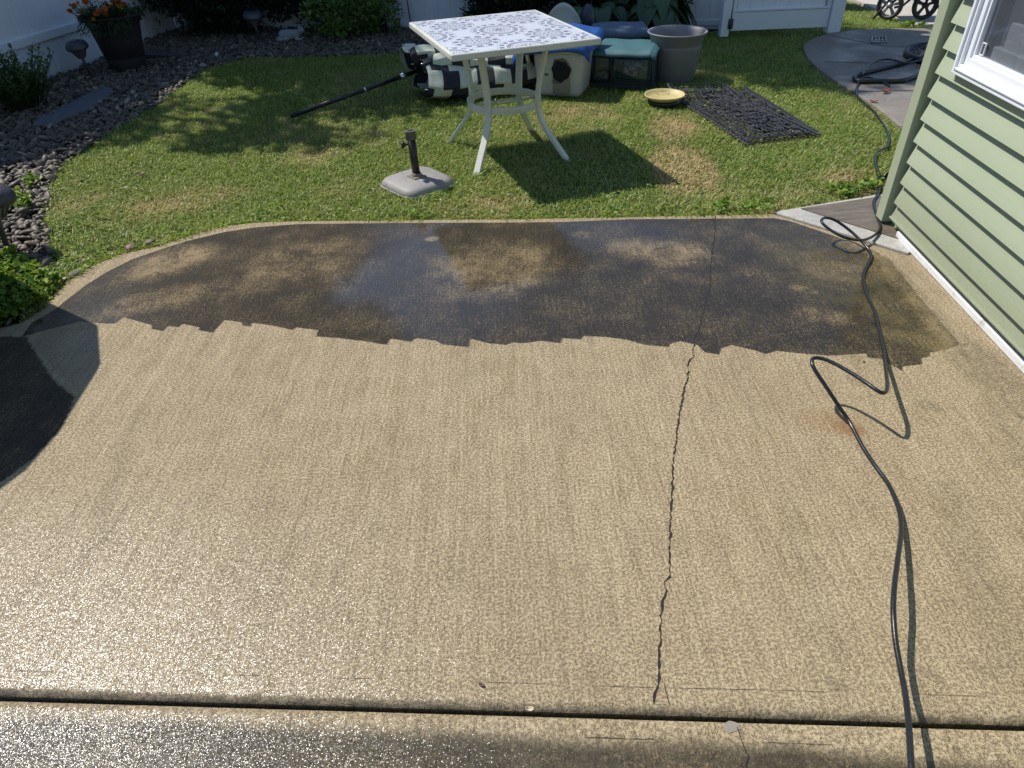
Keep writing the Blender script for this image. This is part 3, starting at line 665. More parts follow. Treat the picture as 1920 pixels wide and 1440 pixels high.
s.box((lx0+.02, 7.795, .95), (.04, .052, 1.7)); s.box((lx1-.02, 7.795, .95), (.04, .052, 1.7)); s.build('gate_frame', M_vinyl, gate, world=True, bevel=.004)
for z in (.12, 1.6):
    s = MB(); s.box((gx0+.082, 7.755, z), (.05, .02, .09)); s.tube([(gx0+.082, 7.745, z-.05), (gx0+.082, 7.745, z+.05)], .01); s.build('hinge', M_lampm, gate, world=True)

# ------------------------------------------------------------------ lawn grass
def sample_poly(poly, dens):
    poly = np.array(poly); lo = poly.min(0); hi = poly.max(0); n = int((hi-lo).prod()*dens)
    P = lo+(hi-lo)*rng.random((n, 2)); return P[inpoly(P[:, 0], P[:, 1], poly)]
def vnoise(x, y, sc, seed=0):
    r = np.random.default_rng(seed); G = r.random((256, 256)); u = x*sc+100; v = y*sc+100
    i = np.floor(u).astype(int); j = np.floor(v).astype(int); a = u-i; b_ = v-j; a = a*a*(3-2*a); b_ = b_*b_*(3-2*b_)
    g = lambda p, q: G[p % 256, q % 256]
    return (g(i, j)*(1-a)+g(i+1, j)*a)*(1-b_)+(g(i, j+1)*(1-a)+g(i+1, j+1)*a)*b_
P = sample_poly(LAWN, 9500)
P = P[rng.random(len(P)) < np.clip(1.25-.085*(P[:, 1]-3.5), .35, 1)]
Pe = sample_poly(LAWN, 9500); Pe = Pe[Pe[:, 1] < 4.2]; Pe = Pe[seg_dist(Pe[:, 0], Pe[:, 1], patio_edge+wedge[:1], False) < .035]; P = np.concatenate([P, Pe])
P = P[~((P[:, 0] > 2.25) & (P[:, 1] < 3.62) & (P[:, 1] < 3.5))]
x, y = P[:, 0], P[:, 1]
bare = np.maximum(gauss_px(x, y, 1650, 345, 60, 18), 0)*.8
P = P[rng.random(len(P)) > bare]; x, y = P[:, 0], P[:, 1]; n = len(P)
dry = np.clip(np.maximum.reduce([1.5*gauss_px(x, y, 1280, 310, 62, 42), .8*gauss_px(x, y, 1262, 235, 45, 26), .45*gauss_px(x, y, 1080, 220, 90, 30), .55*gauss_px(x, y, 320, 380, 120, 20), .5*gauss_px(x, y, 130, 385, 40, 25), .4*gauss_px(x, y, 900, 380, 120, 14), .5*gauss_px(x, y, 600, 290, 60, 16), .7*gauss_px(x, y, 1650, 345, 90, 25)])*1.1*(.35+vnoise(x, y, 9, 3)*.9)-.05+.55*(vnoise(x, y, 2.2, 5)-.45)+.45*(vnoise(x, y, 11, 6)-.5), 0, 1)
dry = np.where(rng.random(n) < .06, np.maximum(dry, .8), dry)
H = (.024+.022*rng.random(n))*(.75+.5*vnoise(x, y, 3.1, 9)); H = np.where(dry > .5, H*.75, H)
matp = [at(1400, 272)[:2], at(1545, 255)[:2], np.array([2.0, 5.9]), np.array([1.33, 5.8])]
H = np.where(inpoly(x, y, matp), H*.2, H)
th = rng.random(n)*2*math.pi; lean = .45+1.25*rng.random(n)
dx, dy = np.cos(th), np.sin(th); ed_, ex_, ey_ = seg_dist(x, y, patio_edge+wedge[:1], False, True); nr_ = (ed_ < .045) & (rng.random(n) < .75)
dx = np.where(nr_, (ex_-x)/(ed_+1e-6)+.5*rng.normal(size=n), dx); dy = np.where(nr_, (ey_-y)/(ed_+1e-6)+.5*rng.normal(size=n), dy); q_ = np.hypot(dx, dy); dx /= q_; dy /= q_
H = np.where(nr_, H*(1.0+.9*rng.random(n)*vnoise(x, y, 6, 31)), H)
sx, sy = -dy, dx; wd_ = .0016+.0016*rng.random(n)
z0 = np.full(n, -.024)
b0 = np.stack([x+sx*wd_, y+sy*wd_, z0], 1); b1 = np.stack([x-sx*wd_, y-sy*wd_, z0], 1)
mx_, my_ = x+dx*H*lean*.4, y+dy*H*lean*.4
m0 = np.stack([mx_+sx*wd_*.8, my_+sy*wd_*.8, z0+H*.55], 1); m1 = np.stack([mx_-sx*wd_*.8, my_-sy*wd_*.8, z0+H*.55], 1)
tp = np.stack([x+dx*H*lean, y+dy*H*lean, z0+H*np.maximum(.42, 1.1-.36*lean)], 1)
V = np.stack([b0, b1, m0, m1, tp], 1).reshape(-1, 3); k = np.arange(n)[:, None]*5
T = np.concatenate([k+np.array([0, 1, 3]), k+np.array([0, 3, 2]), k+np.array([2, 3, 4])])
D5 = np.repeat(dry, 5)
# clover and other flat leaves among the blades
Pc = sample_poly(LAWN, 700); cl = vnoise(Pc[:, 0], Pc[:, 1], 2.7, 21)
near_edge = np.exp(-np.minimum(seg_dist(Pc[:, 0], Pc[:, 1], patio_edge, False), seg_dist(Pc[:, 0], Pc[:, 1], edge_bed[:9], False))/.14)
Pc = Pc[rng.random(len(Pc)) < np.clip((cl-.45)*1.5, 0, 1)*.55+near_edge*.75]; Pc = Pc[(Pc[:, 1] < 7)]
kk = 4; C = np.repeat(np.c_[Pc, np.full(len(Pc), -.004)+.012*rng.random(len(Pc))], kk, 0)
dd = rand_dir(len(C)); dd[:, 2] = np.abs(dd[:, 2])*.35; nn = np.tile([0, 0, 1.], (len(C), 1))+.3*rng.normal(size=(len(C), 3))
lv, lf = leaves(C, dd, nn, .010+.010*rng.random(len(C)), .008+.005*rng.random(len(C)), .12)
lt = np.concatenate([lf[:, [0, 1, 2]], lf[:, [0, 2, 3]]])+len(V)
o = np_mesh('lawn_grass', np.concatenate([V, lv]), np.concatenate([T, lt]), M_grass, smooth=False, attrs=dict(dry=np.concatenate([D5, np.zeros(len(lv))])))
tag(o, kind='stuff')

# ------------------------------------------------------------------ pebbles
BED = [(-5.0, 2.6), (-2.75, 2.36)] + [tuple(p) for p in pix([(20, 606)])] + [tuple(p) for p in edge_bed] + [(-.2, 7.7), (.6, 7.7), (.6, 8.6), (-.9, 8.92), tuple(corner)]
def stones(P, z, size, flat=(.35, .75)):
    bm = bmesh.new(); bmesh.ops.create_icosphere(bm, subdivisions=2, radius=1)
    B = np.array([v.co[:] for v in bm.verts]); Fs = np.array([[v.index for v in f.verts] for f in bm.faces]); bm.free()
    n = len(P); k = rand_dir(n*3).reshape(n, 3, 3); ph = rng.random((n, 3))*6
    rad = 1+sum(.13*np.sin(2.2*np.einsum('vj,nj->nv', B, k[:, q])+ph[:, q:q+1]) for q in range(3))
    S = np.stack([size*(.75+.6*rng.random(n)), size*(.6+.35*rng.random(n)), size*(flat[0]+(flat[1]-flat[0])*rng.random(n))], 1)
    L = B[None]*rad[..., None]*S[:, None, :]
    a = rng.random(n)*6.283; tl = rng.normal(0, .32, (n, 2))
    ca, sa = np.cos(a)[:, None], np.sin(a)[:, None]
    X_, Y_, Z_ = L[..., 0], L[..., 1], L[..., 2]; Z_ = Z_+X_*tl[:, :1]+Y_*tl[:, 1:]
    V = np.stack([ca*X_-sa*Y_+P[:, :1], sa*X_+ca*Y_+P[:, 1:2], Z_+z[:, None]], -1).reshape(-1, 3)
    return V, (Fs[None]+np.arange(n)[:, None, None]*len(B)).reshape(-1, 3)
P = sample_poly(BED, 1700)
P = P[(P[:, 0] > -4.9) & (P[:, 1] > 2.55)]
P = P[~((P[:, 1] > 5.0) & inpoly(P[:, 0], P[:, 1], pix([(75, 232), (135, 200), (200, 165), (212, 172), (205, 182), (150, 212), (95, 238)])) )]
sz = .012+.018*rng.random(len(P))**1.8; sz = np.where(rng.random(len(P)) < .05, sz*1.5, sz); sz = np.where(P[:, 1] > 6.8, sz*.95, sz)
V, T = stones(P, -.028+sz*.4+.022*rng.random(len(P)), sz)
tag(np_mesh('river_pebbles', V, T, M_stone), kind='stuff')

def single_stone(px, py, size, label, col, z=0.0, flat=(.5, .7)):
    p = at(px, py); V, T = stones(np.array([[0., 0.]]), np.array([size*.4]), np.array([size]), flat)
    o = np_mesh('stone', V, T, simple('stone_'+label.split()[0], col, .65, var=.25, vs=40)); o.location = (p[0], p[1], z)
    tag(o, label, 'stone', 'single stones at the lawn edge')
single_stone(243, 464, .032, 'reddish stone at the grassy edge of the patio', (.17, .095, .07), -.015)
single_stone(279, 456, .030, 'brown rounded stone tucked under grass above the curved patio edge', (.10, .08, .05), -.015)
single_stone(137, 516, .026, 'flat grey stone lying at the patio edge next to the weeds', (.14, .135, .13), -.015)
single_stone(408, 104, .026, 'small white stone standing out in the shaded pebble bed', (.6, .6, .56), 0)

# ------------------------------------------------------------------ plants
def foliage_obj(name, mat, parent, C, D, N, L, W, fold=.15, curl=0.):
    V, Fq = leaves(C, D, N, L, W, fold, curl); return np_mesh(name, V, Fq, mat, parent, smooth=False)
def shrub(name, label, loc, r, mat, n_cl, per, clr, leaf, group=None, shell=.5, cz=None, wl=.45, cat='shrub'):
    t = thing(name, label, cat, (*loc, 0), group=group); cz = r[2]*.95 if cz is None else cz
    P, o_ = clump_points((0, 0, cz), r, n_cl, per, clr, shell); k = P[:, 2] > .02; P = P[k]; o_ = o_[k]; n = len(P)
    D = unit(o_)+np.array([0, 0, .35])+.5*rand_dir(n); N = rand_dir(n)+np.array([0, 0, 1.2])
    L = leaf*(.7+.6*rng.random(n)); foliage_obj('foliage', mat, t, P, D, N, L, L*wl)
    s = MB(); 
    for k in range(7):
        a = random.uniform(0, 6.28); q = (math.cos(a)*r[0]*.6*random.random(), math.sin(a)*r[1]*.6*random.random(), cz+r[2]*.4*random.random())
        s.tube([(.04*math.cos(a), .04*math.sin(a), -.05), (q[0]*.5, q[1]*.5, q[2]*.5), q], [.012, .009, .004], 6)
    s.build('branches', M_twig, t); return t
shrub('dark_evergreen_shrub', 'large nearly black evergreen shrub in the shaded back corner', (-3.15, 9.05), (.95, .42, .80), M_hedge, 330, 80, .16, .065, shell=.3)
shrub('dark_evergreen_shrub', 'dark evergreen shrub filling the gap behind the bright leafy bush', (-1.95, 9.12), (.80, .38, .75), M_hedge, 260, 75, .15, .06, shell=.3)
shrub('rhododendron_bush', 'bright green leafy bush at the back edge of the pebble bed', (-1.72, 8.62), (.42, .32, .24), M_rhodo, 60, 34, .085, .06, shell=.6)
shrub('rhododendron_bush', 'smaller dark green bush beside the metal stake against the fence', (-1.28, 8.72), (.20, .18, .20), M_rhodo, 26, 30, .07, .05)
t = shrub('thin_shrub', 'thin twiggy shrub with sparse leaves between bush and fence', (-1.38, 8.95), (.26, .12, .30), M_hedge, 22, 18, .06, .05, cz=.5)
shrub('climbing_shrub', 'dark leafy shrub against the rear fence behind the patio table', (.10, 8.5), (.62, .22, .55), M_hedge, 150, 60, .12, .07, cz=.5, shell=.3)
shrub('climbing_shrub', 'dark low shrub behind the hostas filling the fence corner', (1.35, 8.35), (.72, .18, .5), M_hedge, 150, 60, .12, .07, cz=.45, shell=.3)

def hosta(loc, label, nL, spread, hgt):
    t = thing('hosta', label, 'plant', (*loc, 0), group='hostas by the rear fence')
    V = []; Fs = []; s = MB()
    for i in range(nL):
        a = 2*math.pi*i/nL*2.4+random.uniform(-.3, .3); rr = spread*(.35+.65*random.random()); zz = hgt*(.55+.5*random.random())*(1.15-rr/spread*.45)
        base = np.array([0, 0, 0.]); p1 = np.array([math.cos(a)*rr*.55, math.sin(a)*rr*.55, zz]); s.tube([base, p1*np.array([.5, .5, .7]), p1], [.008, .006, .004], 5, 1)
        Ld = .27*random.uniform(.8, 1.25); Wd = Ld*.86; dirv = np.array([math.cos(a), math.sin(a), 0]); sv = np.array([-math.sin(a), math.cos(a), 0])
        def fn(u, v, p1=p1, dirv=dirv, sv=sv, Ld=Ld, Wd=Wd):
            wv = math.sin(math.pi*min(1, u*.93+.05)**.75)*(1-.25*u); c = (v-.5)*2
            return p1+dirv*Ld*(u-.05*u*u)+sv*Wd*.5*wv*c+np.array([0, 0, .05*math.sin(u*1.8)-.34*u**1.6*Ld/.24*.8+.03*abs(c)*wv+.006*math.sin(c*9)])
        s.grid(fn, 8, 8, 0)
    s.build('leaves', [M_hosta, M_stem], t)
    return t
hosta((1.02, 8.05), 'big leaved hosta behind the blue topped storage box', 22, .46, .40)
hosta((1.60, 7.95), 'big leaved hosta behind the grey planter, nearest the gate', 24, .44, .44)
s = MB(); s.box((1.55, 7.72, .05), (.75, .12, .10)); tag(s.build('edging_timber', M_twig, bevel=.01), 'dark timber edging board on the ground behind the grey planter', 'edging')

def sedum():
    t = thing('sedum_plant', 'leafy green upright plant in the pebbles along the white fence', 'plant', (-4.0, 6.15, 0))
    C = []; D = []; N = []; L = []; s = MB()
    for k in range(80):
        a = random.uniform(0, 6.28); r0 = random.random()**.6*.28; b0 = np.array([math.cos(a)*r0*.5, math.sin(a)*r0*.5, 0]); hh = random.uniform(.24, .50)*(1.1-r0)
        top_ = np.array([math.cos(a)*r0*1.35, math.sin(a)*r0*1.35, hh]); s.tube([b0, (b0+top_)/2+np.array([0, 0, .03]), top_], [.005, .004, .003], 5)
        for q in range(15):
            u = .22+.78*q/14; p = b0+(top_-b0)*u+np.array([0, 0, .05*math.sin(u*3)*.4]); aa = q*2.4+k
            C.append(p); D.append((math.cos(aa), math.sin(aa), .75)); N.append((-math.cos(aa)*.5, -math.sin(aa)*.5, 1)); L.append(.07*(1.25-.6*u))
    foliage_obj('foliage', M_sedum, t, np.array(C), np.array(D), np.array(N), np.array(L), np.array(L)*.55, .1)
    s.build('stems', M_stem, t)
sedum()

# creeping weeds at the left corner of the patio
Pw = np.concatenate([sample_poly(pix([(-60, 640), (-60, 500), (20, 478), (60, 505), (112, 528), (95, 560), (62, 588), (20, 606)]), 1500),
                     sample_poly(pix([(38, 372), (52, 362), (62, 385), (45, 402)]), 1400), sample_poly(pix([(48, 345), (72, 340), (80, 352), (55, 358)]), 1400),
                     sample_poly(pix([(1540, 360), (1560, 352), (1652, 338), (1655, 352), (1580, 372)]), 700), sample_poly(pix([(740, 408), (745, 400), (800, 400), (800, 408)]), 350),
                     sample_poly(pix([(1690, 54), (1695, 46), (1730, 48), (1732, 54)]), 900), sample_poly(pix([(1300, 402), (1310, 388), (1460, 384), (1440, 398)]), 350)])
kk = 6; C = np.repeat(np.c_[Pw, .005+.035*rng.random(len(Pw))*np.where(Pw[:, 0] < -1.8, 1.3, .7)], kk, 0); C += rng.normal(0, .008, C.shape)
dd = rand_dir(len(C)); dd[:, 2] = np.abs(dd[:, 2])*.5+.1
L = .022+.022*rng.random(len(C)); V, Fq = leaves(C, dd, np.tile([0, 0, 1.], (len(C), 1))+.5*rng.normal(size=(len(C), 3)), L, L*.75, .14)
tag(np_mesh('creeping_weeds', V, Fq, M_weed, smooth=False), kind='stuff')

# marigold planter
pot = thing('flower_pot', 'tall dark brown planter with flared rim holding orange marigolds', 'planter', (-3.68, 7.50, 0))
s = MB(); s.lathe([(.0, 0), (.162, 0), (.168, .01), (.176, .06), (.178, .10), (.176, .104), (.181, .108), (.205, .26), (.232, .40), (.252, .44), (.284, .458), (.290, .470), (.283, .482), (.268, .476), (.246, .41), (.24, .40)], 48)
s.build('pot_body', M_dpot, pot)
s = MB(); s.lathe([(0, .415), (.15, .42), (.247, .405)], 32); s.build('soil', M_bed, pot)
def flower_mesh(nm, mat, big=1.0):
    C = []; D = []; N = []; L = []
    for ring, (nn_, el, ln, zz) in enumerate([(11, .05, .026, 0), (10, .45, .022, .004), (8, .9, .017, .007), (6, 1.25, .012, .009)]):
        for k in range(nn_):
            a = 2*math.pi*k/nn_+ring*.4; C.append((0, 0, zz)); D.append((math.cos(a)*math.cos(el), math.sin(a)*math.cos(el), math.sin(el))); N.append((-math.cos(a)*math.sin(el), -math.sin(a)*math.sin(el), math.cos(el))); L.append(ln*big)
    return leaves(np.array(C), np.array(D), np.array(N), np.array(L), np.array(L)*.85, .12)
plant = thing('marigold_plant', 'marigolds with orange blooms and ferny leaves growing in the dark planter', 'flowers', (-3.68, 7.50, .41))
fm = []
for mat_ in (M_orange, M_yellow):
    V, Fq = flower_mesh('flower', mat_); o = np_mesh('flower', V, Fq, mat_, plant, smooth=False); fm.append(o)
C = []; D = []; N = []; s = MB(); first = [True, True]
fl_px = [(125, 23, .55), (138, 9, .62), (150, 2, .66), (155, 6, .63), (172, 2, .66), (135, 17, .58), (144, 26, .55), (196, 18, .57), (198, 28, .52), (216, 6, .62), (227, 4, .64), (234, 4, .64), (236, 17, .57), (246, 17, .57), (249, 8, .62), (255, 12, .60), (178, 29, .53), (176, 39, .47), (199, 6, .6), (226, 8, .6), (183, 26, .55), (258, 14, .58), (128, 12, .60), (140, 11, .60), (209, 13, .57)]
for i, (px, py, z) in enumerate(fl_px):
    p = at(px, py, z); p = np.array([p[0]+3.68, p[1]-7.50, z-.41]); 
    r_ = np.hypot(p[0], p[1])
    if r_ > .36: p[:2] *= .36/r_
    yl_ = 1 if i in (12, 13, 17) else 0
    o = fm[yl_]
    if not first[yl_]: o = fm[yl_].copy(); COL.objects.link(o); o.parent = plant
    first[yl_] = False
    o.location = p; o.rotation_euler = (random.uniform(-.2, .9), random.uniform(-.5, .5), random.uniform(0, 6)); o.scale = [random.uniform(1.0, 1.35)]*3
    s.tube([(p[0]*.35, p[1]*.35, 0), (p[0]*.75, p[1]*.75, p[2]*.55), p], .0035, 5)
    for q in range(26):
        u = random.uniform(.15, .92); b_ = np.array([p[0]*(.35+.6*u), p[1]*(.35+.6*u), p[2]*u]); C.append(b_+rng.normal(0, .012, 3)); d_ = rand_dir(1)[0]; d_[2] = abs(d_[2])*.6; D.append(d_); N.append((0, 0, 1))
for k in range(1500):
    a = random.uniform(0, 6.28); r_ = random.random()**.5*.29; C.append((math.cos(a)*r_, math.sin(a)*r_, random.uniform(.0, .13)*(1.25-r_/.3*.5))); d_ = rand_dir(1)[0]; d_[2] = abs(d_[2])*.7; D.append(d_); N.append((random.gauss(0, .4), random.gauss(0, .4), 1))
for k in range(160):   # trailing over the rim
    a = random.uniform(3.9, 5.6); r_ = random.uniform(.27, .32); C.append((math.cos(a)*r_, math.sin(a)*r_, random.uniform(-.05, .06))); D.append((math.cos(a)*.6, math.sin(a)*.6, -.6)); N.append((0, 0, 1))
n = len(C); L = .030+.025*rng.random(n); foliage_obj('foliage', M_mari, plant, np.array(C), np.array(D), np.array(N)+.2*rng.normal(size=(n, 3)), L, L*.32)
s.build('stems', M_stem, plant)

p_ = at(286, 64); pl2 = thing('marigold_plant', 'small low marigold with yellow blooms on the ground right of the dark planter', 'flowers', (p_[0], p_[1], 0))
C = rng.normal(0, 1, (260, 3))*np.array([.06, .05, .05])+np.array([0, 0, .09]); D = rand_dir(260); D[:, 2] = np.abs(D[:, 2]); foliage_obj('foliage', M_mari, pl2, C, D, np.tile([0, 0, 1.], (260, 1)), .045, .014)
for q in [(-.05, -.06, .12), (-.03, -.07, .05), (.02, -.04, .15)]:
    o = bpy.data.objects.new('flower', fm[1].data); COL.objects.link(o); o.parent = pl2; o.location = q; o.rotation_euler = (.8, 0, q[0]*9); o.scale = (1.2,)*3

# trees standing beyond the fences, their crowns above the picture, shading the yard
def tree(label, loc, hgt, blobs, n_cl, per, clr, leaf):
    t = thing('shade_tree', label, 'tree', (*loc, 0), group='trees beyond the fence')
    s = MB(); s.tube([(0, 0, -.1), (.05, .02, hgt*.3), (-.05, .04, hgt*.6), (0, 0, hgt*.9)], [.2, .16, .11, .04], 10)
    Ps = []; Os = []
    tot = sum(b_[1][0]*b_[1][1]*b_[1][2] for b_ in blobs)
    for c_, r_ in blobs:
        c_ = np.array(c_)-np.array([*loc, 0])
        s.tube([(0, 0, hgt*.3), c_*np.array([.4, .4, 0])+np.array([0, 0, (hgt*.35+c_[2])/2]), c_], [.08, .05, .02], 7)
        nc = max(6, int(n_cl*r_[0]*r_[1]*r_[2]/tot)); P, o_ = clump_points(c_, r_, nc, per, clr, .25); Ps.append(P); Os.append(o_)
    P = np.concatenate(Ps); o_ = np.concatenate(Os); n = len(P); L = leaf*(.7+.6*rng.random(n))
    foliage_obj('crown', M_tree, t, P, unit(o_)+.6*rand_dir(n), rand_dir(n)+np.array([0, 0, .8]), L, L*.6)
    s.build('trunk', M_bark, t)
tree('tall broad leaved tree standing beyond the back corner of the fence', (-4.2, 11.2), 8.5,
     [((-5.6, 10.6, 3.2), (1.5, 1.0, 1.1)), ((-3.6, 10.7, 3.4), (1.2, .9, 1.0)), ((-4.6, 10.5, 5.0), (1.7, 1.0, 1.1)), ((-2.9, 10.5, 5.6), (1.0, .9, .9)), ((-3.2, 10.7, 7.2), (1.5, 1.1, 1.0)), ((-1.9, 10.6, 7.4), (1.0, .8, .8)), ((-5.2, 10.9, 7.0), (1.4, 1., 1.)), ((-2.6, 10.2, 8.6), (1.1, .8, .7)), ((-4.6, 8.9, 5.0), (1.0, .75, .6)), ((-3.7, 9.2, 5.4), (.9, .7, .5)), ((-4.9, 8.0, 5.2), (.75, .45, .4)), ((-4.1, 8.2, 5.3), (.7, .5, .4)), ((-5.3, 9.5, 5.0), (.9, .6, .5))], 900, 70, .34, .145)
tree('slender tree beyond the side fence with an arching branch', (-6.2, 7.6), 5.5,
     [((-6.3, 7.7, 4.6), (.7, .9, .8)), ((-4.25, 7.1, 4.5), (.50, .22, .26)), ((-4.9, 7.05, 4.6), (.35, .2, .25))], 70, 60, .22, .11)

# ------------------------------------------------------------------ patio table
tops = np.array([at(782, 44, .72)[:2], at(1013, 15, .72)[:2], at(1107, 72, .72)[:2], at(835, 108, .72)[:2]])
tc = tops.mean(0); ux = ((tops[1]-tops[0])+(tops[2]-tops[3]))/2; uy = ((tops[0]-tops[3])+(tops[1]-tops[2]))/2
TW, TD = np.linalg.norm(ux), np.linalg.norm(uy); a1 = math.atan2(ux[1], ux[0]); a2 = math.atan2(uy[1], uy[0])-math.pi/2
TYAW = (a1+a2)/2
table = thing('patio_table', 'square white metal patio table with embossed tile pattern top', 'table', (tc[0], tc[1], 0), TYAW)
b = NB('embossed_tile_top'); xyz = b.n('ShaderNodeSeparateXYZ'); b.put(xyz.inputs[0], b.pos()); X_, Y_ = xyz.outputs[0], b.mul(xyz.outputs[1], 1/1.16)
def lattice(per, ox, oy):
    fx = b.sub(b.add(X_, ox), b.mul(b.math('ROUND', b.math('DIVIDE', b.add(X_, ox), per)), per)); fy = b.sub(b.add(Y_, oy), b.mul(b.math('ROUND', b.math('DIVIDE', b.add(Y_, oy), per)), per))
    return b.math('SQRT', b.add(b.mul(fx, fx), b.mul(fy, fy))), b.math('ARCTAN2', fy, fx)
def ring(r, r0, wdt): return b.math('LESS_THAN', b.math('ABSOLUTE', b.sub(r, r0)), wdt)
def spokes(th_, n_, thr, ph=0.): return b.math('GREATER_THAN', b.math('COSINE', b.add(b.mul(th_, float(n_)), ph)), thr)
per = .44; rA, tA = lattice(per, 0, 0); rB, tB = lattice(per, per/2, per/2)
parts_ = [b.mul(ring(rA, .026, .016), spokes(tA, 8, -.1)), ring(rA, .008, .006), ring(rA, .066, .0022), b.mul(ring(rA, .052, .004), spokes(tA, 20, .1)), ring(rA, .096, .0030), ring(rA, .104, .0030), ring(rA, .112, .0028),
          b.mul(ring(rA, .085, .0035), spokes(tA, 30, .0)), b.mul(ring(rA, .143, .0125), spokes(tA, 17, -.15)), b.mul(ring(rA, .166, .003), spokes(tA, 40, 0.)),
          b.mul(ring(rB, .022, .013), spokes(tB, 6, 0.)), ring(rB, .046, .0026), b.mul(ring(rB, .060, .005), spokes(tB, 18, .1)), ring(rB, .078, .0026), ring(rB, .086, .0026), b.mul(ring(rB, .112, .014), spokes(tB, 11, -.2)), b.mul(ring(rB, .070, .0025), spokes(tB, 34, 0.)), b.mul(ring(rB, .134, .0022), spokes(tB, 4, -.2))]
pat = parts_[0]
for q in parts_[1:]: pat = b.math('MAXIMUM', pat, q)
wear = b.sstep(b.noise(b.pos(), 35, 4, .6), .2, .45)
b.set(Base_Color=b.mix(b.mul(pat, wear), b.mix(b.noise(b.pos(), 4, 3), (.58, .61, .68), (.70, .73, .80)), (.14, .14, .185)), Specular_IOR_Level=.65, Roughness=b.fmix(pat, .22, .5), Normal=b.bump(b.sub(1.0, pat), .004, .5)); M_tile = b.m
hw, hd = TW/2, TD/2
s = MB(); s.box((0, 0, .7135), (TW-.05, TD-.05, .018)); s.build('tile_panel', M_tile, table)
s = MB()
for (cx, cy, sx_, sy_) in ((0, hd-.014, TW, .028), (0, -hd+.014, TW, .028), (hw-.014, 0, .028, TD-.056), (-hw+.014, 0, .028, TD-.056)): s.box((cx, cy, .705), (sx_, sy_, .036))
s.box((0, hd-.1, .686), (TW-.12, .03, .03)); s.box((0, -hd+.1, .686), (TW-.12, .03, .03))
s.build('top_frame', M_cream, table, bevel=.009, seg=3)
cr_, sr_ = math.cos(-TYAW), math.sin(-TYAW)
def tl(px, py, z):
    p = at(px, py, z)[:2]-tc; return np.array([cr_*p[0]-sr_*p[1], sr_*p[0]+cr_*p[1]])
feet_ = [tl(843, 264, 0), tl(1001, 240, 0), tl(1063, 297, 0), tl(888, 325, 0)]
fc = np.mean(feet_, 0); fr = np.mean([abs(f_-fc) for f_ in feet_], 0)
RING_Z = .31
for sx_, sy_ in ((-1, 1), (1, 1), (1, -1), (-1, -1)):
    prof = [(1.0, -.03), (.80, .08), (.62, .18), (.535, .27), (.52, .34), (.545, .44), (.60, .55), (.65, .64), (.67, .70)]
    P3 = [(fc[0]+sx_*fr[0]*k_, fc[1]+sy_*fr[1]*k_, z) for k_, z in prof]; Q = spline(P3, 5)
    s = MB(); nrm = np.array([sx_, sy_, 0])/math.sqrt(2); tg = np.array([-nrm[1], nrm[0], 0])
    V = []; n = len(Q)
    for i, q in enumerate(Q):
        t_ = np.array(Q[min(i+1, n-1)])-np.array(Q[max(i-1, 0)]); t_ /= np.linalg.norm(t_); bn = np.cross(tg, t_)
        for u_, v_ in ((-1, -1), (1, -1), (1, 1), (-1, 1)): V.append(q+tg*.021*u_+bn*.011*v_)
    s.addm(V, [(i*4+j, i*4+(j+1) % 4, i*4+4+(j+1) % 4, i*4+4+j) for i in range(n-1) for j in range(4)]+[(3, 2, 1, 0), tuple((n-1)*4+j for j in range(4))], 0, False)
    s.build('leg', M_cream, table, bevel=.003)
rr_ = (fr.mean())*math.sqrt(2)*.505; s = MB(); n = 48
for ri, ro in ((rr_-.006, rr_+.006),):
    V = [(fc[0]+r_*math.cos(2*math.pi*k/n), fc[1]+r_*math.sin(2*math.pi*k/n), z) for r_, z in ((ri, RING_Z-.022), (ro, RING_Z-.022), (ro, RING_Z+.022), (ri, RING_Z+.022)) for k in range(n)]
    s.addm(V, [(a*n+k, a*n+(k+1) % n, ((a+1) % 4)*n+(k+1) % n, ((a+1) % 4)*n+k) for a in range(4) for k in range(n)], 0, True)
s.build('ring', M_cream, table, bevel=.002)
s = MB()
for sg in (-1, 1): s.tube([(fc[0]-rr_+2*rr_*k/20, fc[1]+sg*.035*math.sin(math.pi*k/20)**3*1.0, RING_Z-.005) for k in range(21)], .006, 6)
s.build('cross_brace', M_cream, table)

# ------------------------------------------------------------------ umbrella stand
bq = np.array(pix([(724, 335), (760, 366), (843, 338), (800, 303)], .03)); bc = bq.mean(0); e1 = bq[2]-bq[1]; ya = math.atan2(e1[1], e1[0])
st = thing('umbrella_stand', 'weathered grey square umbrella base with upright dark tube', 'umbrella base', (bc[0], bc[1], -.015), ya)
def rrect(w_, r_, n_=6):
    o_ = []
    for cx, cy, a0 in ((w_-r_, w_-r_, 0), (-w_+r_, w_-r_, 90), (-w_+r_, -w_+r_, 180), (w_-r_, -w_+r_, 270)):
        o_ += [(cx+r_*math.cos(R_(a0+90*k/n_)), cy+r_*math.sin(R_(a0+90*k/n_))) for k in range(n_+1)]
    return o_
s = MB(); lay = [(.172, .075, .0), (.178, .078, .012), (.176, .078, .026), (.165, .07, .043), (.145, .06, .053), (.06, .04, .058)]
V = []; n = len(rrect(.1, .05))
for w_, r_, z in lay: V += [(*p, z) for p in rrect(w_, r_)]
s.addm(V, [(i*n+j, i*n+(j+1) % n, (i+1)*n+(j+1) % n, (i+1)*n+j) for i in range(len(lay)-1) for j in range(n)]+[tuple((len(lay)-1)*n+j for j in range(n)), tuple(range(n-1, -1, -1))], 0, True)
s.build('base_plate', M_plate, st)
s = MB(); V = []
for w_, r_, z in [(.181, .08, .006), (.185, .082, .012), (.181, .08, .018)]: V += [(*p, z) for p in rrect(w_, r_)]
s.addm(V, [(i*n+j, i*n+(j+1) % n, (i+1)*n+(j+1) % n, (i+1)*n+j) for i in range(2) for j in range(n)], 0, True); s.build('rim', M_plate_rim, st)
